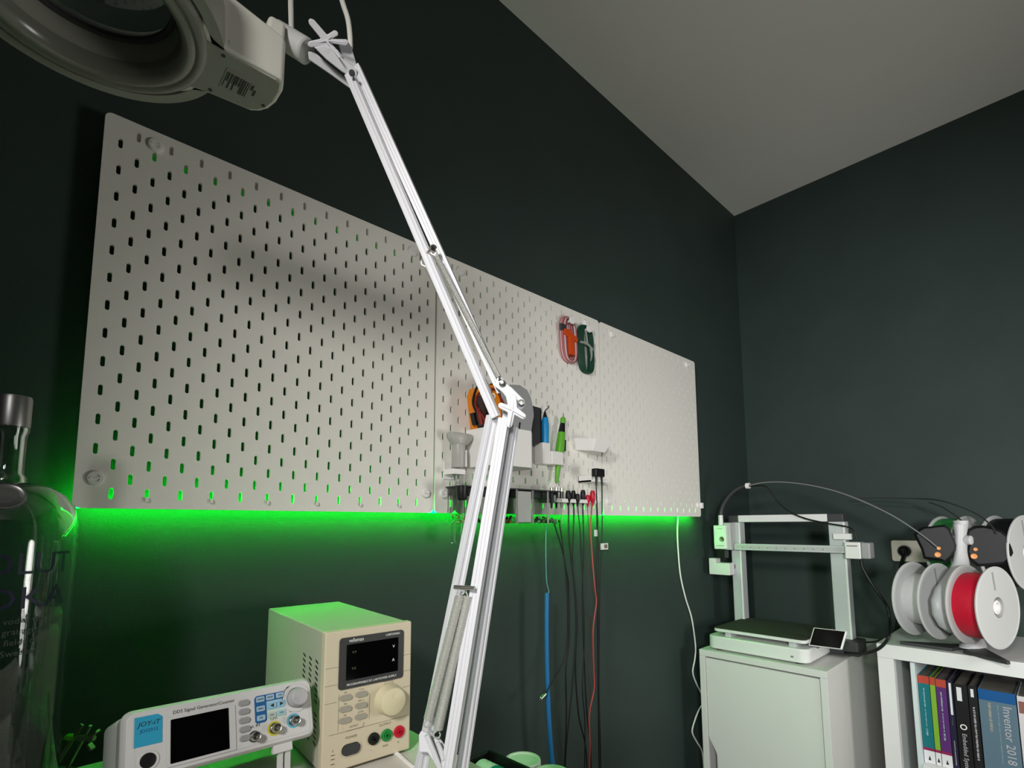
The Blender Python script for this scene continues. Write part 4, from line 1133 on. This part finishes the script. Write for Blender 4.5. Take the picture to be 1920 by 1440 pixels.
# tubes and cords from the printer
def tubeseq(seq): return [aX(x, u, v) for x, u, v in seq]
b = MB().m(m_dgrey); b.tube(tubeseq([(1752, 1351, 968), (1752, 1353, 955), (1752, 1360, 940), (1752, 1373, 924), (1752, 1388, 914), (1752, 1399, 911)]), lambda t: 7.5 - 2.5 * t, 12, 6); b.build('flexible_conduit', None, r)
q = aX(1752, 1399, 911); MB().m(m_white).lathe(q - [0, 6, 0], (0, 1, 0), [(-6, 7), (-6, 10), (6, 10), (6, 7), (-6, 7)], 18, cap=False).build('tube_clip', None, r)
m_tube = mat('cloudy_tube', '#8d9290', .3, trans=.3)
def loose(name, label, seq, rr, m_, cat='tube'):
    return tag(MB().m(m_).tube(tubeseq(seq), rr, 8, 6).build(name), label, cat)
loose('filament_tube', 'pale filament tube arching from the print head to the left feeder', [(1752, 1402, 911), (1752, 1430, 905), (1752, 1470, 904), (1750, 1520, 910), (1748, 1570, 922), (1745, 1620, 941), (1742, 1670, 965), (1740, 1710, 990), (1738, 1740, 1012), (1736, 1757, 1026)], 2.0, m_tube)
loose('filament_tube', 'dark filament tube arching just above the pale tube towards the feeder', [(1760, 1402, 909), (1762, 1440, 902), (1764, 1480, 900), (1766, 1520, 906), (1768, 1575, 921), (1768, 1640, 947), (1764, 1690, 968)], 1.7, m_dgrey)
loose('filament_tube', 'dark filament tube running level to the right feeder', [(2040, 1604, 934), (2030, 1660, 934), (2000, 1720, 935), (1930, 1760, 938), (1880, 1800, 950), (1840, 1835, 966), (1800, 1858, 985), (1780, 1868, 1000)], 1.9, m_dgrey)
loose('filament_tube', 'short dark filament tube ending at the middle of the spool stand', [(2000, 1742, 942), (1960, 1765, 950), (1900, 1790, 966), (1850, 1806, 980), (1800, 1813, 998)], 1.7, m_dgrey)
loose('printer_cable', 'thin black cable from the tube clip over the gantry to the motor', [(1758, 1400, 912), (1762, 1432, 911), (1766, 1446, 922), (1768, 1458, 940), (1770, 1478, 958), (1772, 1510, 972), (1774, 1550, 981), (1772, 1585, 987), (1768, 1600, 995), (1768, 1607, 1012)], 2.3, m_rubber, 'cable')
loose('printer_cable', 'thick black cable looping from the motor down behind the bookshelf to the printer base', [(1800, 1614, 1050), (1800, 1618, 1066), (1800, 1634, 1094), (1790, 1655, 1124), (1780, 1664, 1140), (1770, 1668, 1165), (1706, 1667, 1190), (1700, 1658, 1207), (1700, 1642, 1219), (1720, 1615, 1226), (1760, 1585, 1224)], 4.2, m_rubber, 'cable')
loose('printer_cable', 'thin black cable lying between the cabinet and the bookshelf', [(1850, 1604, 1202), (1845, 1620, 1204), (1835, 1640, 1203), (1815, 1660, 1196), (1790, 1670, 1186)], 2.4, m_rubber, 'cable')

# ------------------------------------------------------------------ wall socket and plug
q0, q1 = aX(WALL_X - 10, 1670, 1013), aX(WALL_X - 10, 1672, 1052)
sy1, sz1, sz0 = q0[1], q0[2], q1[2]
r = thing('wall_socket', 'white double wall socket on the right wall behind the spools', 'socket', (WALL_X - 5, sy1 - 75, sz0))
b = MB().m(mat('socket_white', '#fbf5e6', .4)); b.prism([(WALL_X - 11, y, z) for y, z in rrect(sy1 - 150, sy1, sz0, sz1, 8)], (11.2, 0, 0)); b.build('frame', None, r, bevel=2.5, seg=3)
for k in (0, 1):
    MB().m(m_white).lathe((WALL_X - 11.5, sy1 - 38 - 73 * k, (sz0 + sz1) / 2), (-1, 0, 0), [(-2, 24), (.6, 24), (1, 22.5), (-.5, 19.5), (-1, .01)], 36).build('outlet_insert', None, r)
r = thing('mains_plug', 'black mains plug and cord in the left outlet of the wall socket', 'plug', (WALL_X - 30, sy1 - 38, sz0 - 200))
b = MB().m(m_black); b.lathe((WALL_X - 12, sy1 - 38, (sz0 + sz1) / 2), (-1, 0, 0), [(0, 19), (10, 19), (14, 17), (24, 12), (27, 8), (27, .01)], 30); b.build('plug_body', None, r)
pc = (WALL_X - 34, sy1 - 38, (sz0 + sz1) / 2)
MB().m(m_rubber).tube([pc, (WALL_X - 46, sy1 - 40, pc[2] - 18)] + tubeseq([(2080, 1689, 1062), (2085, 1686, 1100), (2085, 1684, 1140), (2085, 1682, 1175), (2085, 1678, 1215)]) + [(2085, -478, -470)], lambda t: 8 - 10 * t if t < .3 else 5, 12, 6).build('cord', None, r)

# ------------------------------------------------------------------ bookshelf (thick white cube shelf)
KX, KY, KZ, KT = 1712.0, -492.0, -360.0, 37.0
r = thing('bookshelf', 'thick-framed white cube bookshelf with the spool stand on top', 'bookshelf', (1907, -877, FLOOR))
m_kal = mat('white_foil', '#e3e4e2', .42)
KD = 390
MB().m(m_kal).box(KX, KX + KD, KY - 770, KY, KZ - KT, KZ).build('top_panel', None, r, bevel=1)
MB().m(m_kal).box(KX, KX + KD, KY - KT, KY, FLOOR + KT, KZ - KT - .2).build('side_panel', None, r, bevel=1)
MB().m(m_kal).box(KX, KX + KD, KY - 770, KY - 770 + KT, FLOOR + KT, KZ - KT - .2).build('side_panel', None, r, bevel=1)
MB().m(m_kal).box(KX, KX + KD, KY - 770, KY, FLOOR, FLOOR + KT - .2).build('bottom_panel', None, r, bevel=1)
MB().m(m_kal).box(KX + 2, KX + KD, KY - 770 + KT + .2, KY - KT - .2, -753, -737).build('middle_shelf', None, r, bevel=.6)
MB().m(m_kal).box(KX + 2, KX + KD, KY - 393, KY - 377, -736.5, KZ - KT - .3).build('divider', None, r, bevel=.6)
# shelf insert: pale side and raised ledge the books stand on
ix = 1722.0
i0, i1 = aX(ix, 1706, 1246), aX(ix, 1717, 1248)
lz = aX(ix, 1722, 1431)[2]
ipr = aX(1742.0, 1726.5, 1342)[1] + 1.0
r = thing('shelf_insert', 'pale shelf insert with raised ledge under the row of books', 'insert', (1900, -700, -736))
MB().m(mat('pale_blue_white', '#d3dfdf', .45)).box(ix, KX + KD - 10, i0[1], ipr, -736.8, KZ - KT - 4).build('side_panel', None, r, bevel=.6)
MB().m(m_kal).box(ix - 4, KX + KD - 10, ipr - .3, KY - 376.5, lz - 16, lz).build('ledge', None, r, bevel=.6)
MB().m(mat('insert_back', '#4a4744', .7)).box(KX + KD - 24, KX + KD - 12, ipr - .3, KY - 376.5, lz + .5, KZ - KT - 4).build('back_panel', None, r)
# books
bxf = 1742.0
def by(u): return aX(bxf, u, 1342)[1]
def bzt(u, v): return aX(bxf, u, v)[2]
def strokes(b, y, z, ln, wd_, col, seed):
    """small print too fine to read: a broken line of short marks"""
    random.seed(seed); b.m(col); e = z - ln
    while z > e:
        k = random.uniform(.8, 2.2); b.box(bxf - .35, bxf + .1, y - wd_ / 2 * random.uniform(.5, 1), y + wd_ / 2 * random.uniform(.5, 1), z - k, z); z -= k + random.choice((.5, .6, .8, 2.2))
def spine_text(b, txt, size, y, z, col, sx=1.0):
    """text reading downwards on a spine that faces -x"""
    Mx = Matrix(((0, 0, -1, bxf - .4), (0, -1, 0, y), (-1, 0, 0, z), (0, 0, 0, 1)))
    Mx = Matrix(((0, 0, -1, bxf - .4), (0, -1, 0, y), (0, 0, 0, z), (0, 0, 0, 1)))
    Mx = Matrix.Identity(4)
    # text x -> -z (down), text y -> -y ... so the letter tops point to the right as seen from the room
    Mx[0][0], Mx[0][1], Mx[0][2], Mx[0][3] = 0, 0, -1, bxf - .4
    Mx[1][0], Mx[1][1], Mx[1][2], Mx[1][3] = 0, -1, 0, y
    Mx[2][0], Mx[2][1], Mx[2][2], Mx[2][3] = -1, 0, 0, z
    b.m(col).text(txt, size, Mx, 'LEFT', .1, sx)
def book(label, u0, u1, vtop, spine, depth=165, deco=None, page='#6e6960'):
    y1, y0 = by(u0) - .4, by(u1) + .4
    zt_ = bzt((u0 + u1) / 2, vtop)
    r = thing('book', label, 'book', (bxf + depth / 2, (y0 + y1) / 2, lz + .4), 'books on the shelf insert')
    z0 = lz + .6
    b = MB().m(mat('cover_' + spine[1:], spine, .45))
    t = 1.6
    b.box(bxf, bxf + t, y0, y1, z0, zt_); b.box(bxf + t, bxf + depth, y0, y0 + t, z0, zt_); b.box(bxf + t, bxf + depth, y1 - t, y1, z0, zt_)
    b.build('cover', None, r)
    b = MB().m(mat('shaded_paper_block', page, .8)); b.box(bxf + t + .2, bxf + depth - 3, y0 + t + .1, y1 - t - .1, z0 + 2, zt_ - 3); b.build('pages', None, r)  # page colour darkened to imitate shade from the shelf above
    if deco:
        b = MB(); deco(b, y0, y1, z0, zt_); b.build('spine_print', None, r)
    return r
m_spr = mat('spine_grey_print', '#b3b1b4', .6)
m_topr = mat('spine_red_band', '#b34431', .5); m_crim = mat('spine_crimson_band', '#8d1f4d', .5); m_wht = mat('spine_white_band', '#e0dfe2', .5)
def series(txt):
    def f(b, y0, y1, z0, z1):
        b.m(m_topr).box(bxf - .3, bxf + .1, y0, y1, z1 - 20, z1); b.m(m_crim).box(bxf - .3, bxf + .1, y0, y1, z0 + 32, z0 + 39); b.m(m_wht).box(bxf - .3, bxf + .1, y0, y1, z0, z0 + 32)
        b.m(m_ink).prism([(bxf - .5, (y0 + y1) / 2 - 3, z0 + 8), (bxf - .5, (y0 + y1) / 2 + 3, z0 + 8), (bxf - .5, (y0 + y1) / 2, z0 + 20)], (.3, 0, 0))
        if txt: strokes(b, (y0 + y1) / 2 + 1, z1 - 32, 48, 4, mat('pale_print', '#9fb9bb', .6), txt); strokes(b, (y0 + y1) / 2 + 1, z1 - 86, 46, 2.4, MATS['pale_print'], txt + 1); strokes(b, (y0 + y1) / 2 + 1, z1 - 137, 16, 5, MATS['pale_print'], txt + 2)
    return f
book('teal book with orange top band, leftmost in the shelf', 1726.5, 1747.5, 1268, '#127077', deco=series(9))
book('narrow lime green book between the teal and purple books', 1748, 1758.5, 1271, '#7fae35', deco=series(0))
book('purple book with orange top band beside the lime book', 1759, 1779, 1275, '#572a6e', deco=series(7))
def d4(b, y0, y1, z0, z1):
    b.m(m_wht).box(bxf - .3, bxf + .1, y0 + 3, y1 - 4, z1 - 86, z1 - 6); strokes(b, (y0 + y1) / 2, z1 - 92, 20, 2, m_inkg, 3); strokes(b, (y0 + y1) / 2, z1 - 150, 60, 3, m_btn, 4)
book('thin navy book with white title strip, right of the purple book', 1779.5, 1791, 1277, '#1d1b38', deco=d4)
def d5(b, y0, y1, z0, z1):
    b.m(m_wht).box(bxf - .3, bxf + .1, (y0 + y1) / 2 - 2, (y0 + y1) / 2 + 8, z1 - 42, z1 - 8)
    b.m(m_inkw).lathe((bxf, (y0 + y1) / 2, z1 - 106), (-1, 0, 0), [(0, 7), (.4, 7), (.4, 4.6), (0, 4.6)], 22, cap=False)
    spine_text(b, 'Embedded Systems', 13, (y0 + y1) / 2, z1 - 122, m_spr)
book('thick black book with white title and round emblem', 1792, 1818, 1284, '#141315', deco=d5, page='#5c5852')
def d6(b, y0, y1, z0, z1):
    b.m(m_wht).box(bxf - .3, bxf + .1, (y0 + y1) / 2 - 2, (y0 + y1) / 2 + 4, z1 - 28, z1 - 8)
    strokes(b, (y0 + y1) / 2, z1 - 52, 128, 5, m_spr, 8)
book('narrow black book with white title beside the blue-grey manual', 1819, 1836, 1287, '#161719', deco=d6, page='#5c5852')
def d7(b, y0, y1, z0, z1):
    b.m(mat('spine_blue_band', '#0b5390', .45)).box(bxf - .3, bxf + .1, y0, y1, z1 - 26, z1)
    w_ = y1 - y0
    spine_text(b, 'Inventor 2018', 24, y0 + w_ * .26, z1 - 33, m_spr)
    strokes(b, y0 + w_ * .5, z1 - 34, 138, 3, mat('dim_spine_print', '#7f939d', .6), 5)
    strokes(b, y0 + w_ * .72, z1 - 32, 66, 7, m_btn, 6)
    for k, (yy, zz_) in enumerate(((.55, -205), (.3, -202))):
        b.m(m_spr).prism([(bxf - .4, y0 + w_ * yy + 12, z1 + zz_ + 10), (bxf - .4, y0 + w_ * yy - 8, z1 + zz_ + 22), (bxf - .4, y0 + w_ * yy - 14, z1 + zz_ + 14), (bxf - .4, y0 + w_ * yy + 4, z1 + zz_)], (.3, 0, 0))
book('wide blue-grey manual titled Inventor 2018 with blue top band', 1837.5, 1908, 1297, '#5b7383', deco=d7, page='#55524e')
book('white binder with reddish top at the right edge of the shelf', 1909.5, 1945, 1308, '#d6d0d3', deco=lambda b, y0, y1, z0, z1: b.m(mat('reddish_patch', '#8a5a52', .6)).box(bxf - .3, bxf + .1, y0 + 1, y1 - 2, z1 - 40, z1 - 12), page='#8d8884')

# ------------------------------------------------------------------ spool stand and filament spools
AN = nrm((-62, -176, 0))                       # spool axis, pointing towards the room
AC = np.array([1733.0, -667.0, -233.0])        # middle of the lower axis
r = thing('spool_stand', 'light grey spool stand with two dark feeders and orange buttons on the bookshelf', 'spool stand', (1800, -680, KZ))
SP = np.array([AC[0] + 60, AC[1] + 6, 0])
PR = np.cross(AN, (0, 0, 1.)); PR = PR / np.linalg.norm(PR)   # horizontal, along the discs
if PR[0] < 0: PR = -PR
m_stand = mat('stand_light_grey', '#c2c3c4', .4)
def sp(dn, dr, z): return AC[:2].tolist() and np.array([AC[0], AC[1], 0]) + AN * dn + PR * dr + np.array([0, 0, z])
b = MB().m(m_stand)
rings = []
for z, hw, hd, dr in ((-312, 9, 30, 18), (-306, 13, 48, 14), (-290, 23, 68, 4), (-260, 27, 84, -2), (-225, 28, 84, -2), (-195, 26, 72, 10), (-172, 23, 52, 28), (-150, 19, 34, 44), (-128, 15, 25, 52), (-105, 12, 20, 56), (-60, 12, 18, 62), (-30, 16, 21, 66)):
    rings.append([sp(hw * math.cos(t), dr + hd * math.sin(t), z) for t in np.linspace(0, 2 * math.pi, 32, endpoint=False)])
b.loft(rings); b.build('column', None, r, ang=60)
b = MB().m(m_stand)
b.loft([[sp(hw * math.cos(t), 70 + hd * math.sin(t), z) for t in np.linspace(0, 2 * math.pi, 24, endpoint=False)] for z, hw, hd in ((-352, 24, 46), (-330, 20, 34), (-280, 16, 26))]); b.build('foot_post', None, r, ang=60)
b = MB().m(m_stand); b.lathe(sp(0, 68, -34), (0, 0, 1), [(0, 14), (10, 17), (14, 16), (12, 11), (11, .01)], 28); b.build('top_cup', None, r)
b = MB().m(m_dgrey)
for d_, e_ in ((118, 40), (-118, 40)):
    p = [sp(d_ * .1, e_ - 44, KZ + 1), sp(d_, -70 + 30, KZ + 1), sp(d_ * 1.02, -30, KZ + 1), sp(d_ * .1, e_ + 50, KZ + 1)]
    MB().m(m_dgrey).prism(p, (0, 0, 8)).build('foot_plate', None, r, bevel=2)
def gpx(t, u, v): return aT(t, u, v)
# feeders
for k, (poly, t0, btns, lab) in enumerate((
    ([(1713, 1002), (1718, 995), (1730, 988), (1745, 987), (1757, 985), (1771, 984), (1780, 990), (1784, 1000), (1790, 1012), (1794, 1022), (1793, 1032), (1784, 1046), (1774, 1056), (1764, 1052), (1732, 1048), (1727, 1030)], 1420, ((1760, 1028, 4.6), (1758, 1040, 7)), 'left feeder'),
    ([(1811, 1000), (1814, 993), (1826, 986), (1843, 985), (1860, 988), (1880, 995), (1890, 1004), (1895, 1020), (1900, 1036), (1894, 1052), (1886, 1058), (1845, 1062), (1832, 1062), (1820, 1052), (1812, 1036), (1816, 1022)], 1375, ((1829, 1030, 4.6), (1826, 1043, 7)), 'right feeder'))):
    ct = np.mean(np.array(poly), 0)
    nv = nrm(CAM - aT(t0, *ct)); c = aT(t0, *ct)
    def onp(u, v, off=0):
        d = ray(u, v); kk = np.dot(c + nv * off - CAM, nv) / np.dot(d, nv); return CAM + d * kk
    pts = [onp(u, v) for u, v in poly]; cc = sum(pts) / len(pts)
    b = MB().m(m_feeder)
    b.loft([[cc + (p - cc) * .86 + nv * 16 for p in pts], [cc + (p - cc) * .97 + nv * 8 for p in pts], [p for p in pts], [p - nv * 34 for p in pts], [cc + (p - cc) * .9 - nv * 42 for p in pts]])
    fd = b.build('feeder', None, r, ang=40)
    for (u, v, rr_) in btns:
        q = onp(u, v, 15)
        tag(MB().m(mat('orange_button', '#e89a55', .4)).lathe(q, nv, [(0, rr_ * 1.05), (3, rr_), (4, rr_ * .8), (3.4, .01)], 22).build('release_button', None, fd), 'orange release button')
for dn in (-30, 30):
    MB().m(m_stand).lathe(sp(dn * .2, 62, -72), AN * np.sign(dn), [(0, 13), (17, 12), (19, 9), (19, .01)], 22).build('arm_boss', None, r)
# four spool hubs and spools
m_spool = mat('spool_grey_white', '#c4c5c3', .5)
def spool(label, center, wd_, fil, rf, mirror=1):
    r_ = thing('filament_spool', label, 'filament spool', (center[0], center[1], center[2] - 99), 'filament spools on the stand')
    h = wd_ / 2
    for s_ in (-1, 1):
        b = MB().m(m_spool)
        b.lathe(center + AN * (s_ * h), AN * s_, [(-3, 25), (-3, 97), (-1.5, 99.5), (1, 99.5), (2.2, 98), (2.2, 95), (1.2, 94), (1.2, 25), (-3, 25)], 72, cap=False)
        f = b.build('flange', None, r_, ang=40)
    q = center + AN * (h + 1.3)
    MB().m(m_greyp).bar(q + np.array([0, 0, 42]) + PR * -8, q + np.array([0, 0, 86]) + PR * -14, 7, 1, AN).build('slot', None, r_)
    b = MB().m(m_spool); b.lathe(center, AN, [(-h, 27), (h, 27), (h, 25), (-h, 25), (-h, 27)], 40, cap=False); b.build('core', None, r_)
    b = MB().m(fil); b.lathe(center, AN, [(-h + 3.2, 28), (-h + 3.2, rf), (-h + 6, rf + .8), (h - 6, rf + .8), (h - 3.2, rf), (h - 3.2, 28)], 72, cap=False); b.build('filament', None, r_, ang=40)
    return r_
w_ = 62.0
m_fr = mat('red_filament', '#d90a33', .4, bump=.5, bscale=900)
m_fw = mat('white_filament', '#d9d9d9', .45, bump=.4, bscale=900)
m_fk = mat('black_filament', '#0d0d0f', .45, bump=.4, bscale=900)
m_fg = mat('green_filament', '#2f8a45', .4, bump=.4, bscale=900)
c_w = AC - AN * 62.5; c_r = AC + AN * 62.5
spool('filament spool wound with white filament, lower left on the stand', c_w, w_, m_fw, 67)
spool('filament spool wound with red filament, lower right on the stand', c_r, w_, m_fr, 80)
UC = np.array([1915.0, -722.0, -106.0])
spool('filament spool wound with green filament behind the left feeder', UC - AN * 66, w_, m_fg, 92)
spool('filament spool wound with black filament at the right edge behind the right feeder', UC + AN * 62, w_, m_fk, 90)
for c_, nm in ((AC, 'lower'), (UC, 'upper')):
    for s_ in (-1, 1):
        b = MB().m(m_white)
        b.lathe(c_ + AN * s_ * 22, AN * s_, [(0, 17), (70, 17), (71, 15.5), (71, 12), (58, 11), (58, .01)], 24)
        b.build('spool_hub', None, r)
b = MB().m(m_stand)
pa, pb_ = sp(0, 66, -70), UC + np.array([0, 0, 0])
b.tube([pa, (pa + pb_) / 2 + np.array([0, 0, -10]), pb_], 14, 14, 4); b.build('rear_arm', None, r)
b = MB().m(m_stand); b.tube([sp(0, 40, -225), AC], 15, 14, 2); b.build('front_arm', None, r)

# ------------------------------------------------------------------ low black cart beside the desk, with jars and a tray
CTZ = -650.0
r = thing('black_cart', 'low black cart right of the desk under the jars and tray', 'cart', (620, -255, FLOOR))
MB().m(m_black).box(410, 830, -420, -90, CTZ - 20, CTZ).build('top_shelf', None, r, bevel=2)
MB().m(m_black).box(410, 830, -420, -90, FLOOR + 120, FLOOR + 135).build('lower_shelf', None, r, bevel=2)
for x in (422, 818):
    for y in (-408, -102): MB().m(m_black).cyl((x, y, FLOOR), (x, y, CTZ - 20.5), 9, n=16).build('leg', None, r)
m_jarw = mat('milky_white_plastic', '#d5dcd2', .4)
JZ = -462.0
for (uc, vc), lab in (((980, 1423), 'white-lidded round jar half hidden by the black tray'), ((1034, 1449), 'white-lidded round jar below the blue rod')):
    q = aZ(JZ, uc, vc)
    r = thing('round_jar', lab, 'jar', (q[0], q[1], CTZ), 'white lidded jars')
    MB().m(m_jarw).lathe((q[0], q[1], 0), (0, 0, 1), [(CTZ, 29), (CTZ + 1, 32), (JZ - 15, 32), (JZ - 14, 29)], 40).build('jar_body', None, r)
    MB().m(m_jarw).lathe((q[0], q[1], 0), (0, 0, 1), [(JZ - 13.8, 34), (JZ - 2, 34), (JZ, 33), (JZ, 29), (JZ - 2, 27), (JZ - 2, .01)], 48).build('lid', None, r)
TZ = -446.0
p1, p2, p0 = aZ(TZ, 924, 1402), aZ(TZ, 1013, 1441), aZ(TZ, 876, 1422)
r = thing('black_tray', 'deep black tray of tape rolls beside the lamp foot', 'tray', ((p0[0] + p2[0]) / 2, p2[1] - 40, CTZ))
ex = nrm(p2 - p1); ey = nrm(p0 - p1)
ey = nrm(ey - ex * np.dot(ex, ey)); 
P0 = np.array([p1[0], p1[1], 0.]) + ey * np.array([1, 1, 0]) * 8
LX, LY = 205.0, 100.0
def tp(a, c, z): return P0 + ex * a + ey * c + np.array([0, 0, z])
for nm, (a0, a1, c0_, c1_) in (('tray_wall', (0, LX, 0, 6)), ('tray_wall', (0, LX, LY - 6, LY)), ('tray_wall', (0, 5, 6.2, LY - 6.2)), ('tray_wall', (LX - 5, LX, 6.2, LY - 6.2))):
    MB().m(m_black).prism([tp(a0, c0_, CTZ + 3), tp(a1, c0_, CTZ + 3), tp(a1, c1_, CTZ + 3), tp(a0, c1_, CTZ + 3)], (0, 0, TZ - CTZ - 3)).build(nm, None, r, bevel=1.5)
MB().m(m_black).prism([tp(0, 0, CTZ), tp(LX, 0, CTZ), tp(LX, LY, CTZ), tp(0, LY, CTZ)], (0, 0, 2.8)).build('tray_floor', None, r)
mq = [('#cfe0d2', 'white'), ('#0f7a6a', 'teal'), ('#b9d7bb', 'pale green'), ('#8fb79c', 'grey-green'), ('#cfe0d2', 'white')]
for k, (c_, nm) in enumerate(mq):
    a0 = 14 + 36 * k
    q = tp(a0, 34, TZ - 28)
    r = thing('tape_roll', ['white tape roll at the wall end of the black tray', 'teal tape roll in the black tray', 'pale green tape roll next to the teal one in the black tray', 'grey-green tape roll in the black tray', 'white tape roll at the near end of the black tray'][k], 'tape roll', q - [0, 0, 24], 'tape rolls in the tray')
    MB().m(mat('tape_' + c_[1:], c_, .45)).lathe(q, ex, [(0, 14), (0, 24), (34, 24), (34, 14), (0, 14)], 36, cap=False).build('tape', None, r, ang=30)
    MB().m(m_offw).lathe(q, ex, [(.5, 12), (.5, 13.8), (33.5, 13.8), (33.5, 12), (.5, 12)], 28, cap=False).build('core', None, r, ang=30)
q = tp(100, 78, CTZ + 3)
r = thing('navy_box', 'dark navy box lying in the black tray beside the tape rolls', 'box', q)
MB().m(mat('navy_card', '#0d1a2a', .5)).prism([tp(10, 64, CTZ + 3.2), tp(190, 64, CTZ + 3.2), tp(190, 90, CTZ + 3.2), tp(10, 90, CTZ + 3.2)], (0, 0, 58)).build('box_body', None, r, bevel=1)
MB().m(mat('navy_lid', '#122338', .5)).prism([tp(9, 63, CTZ + 61.4), tp(191, 63, CTZ + 61.4), tp(191, 91, CTZ + 61.4), tp(9, 91, CTZ + 61.4)], (0, 0, 6)).build('lid', None, r, bevel=.8)
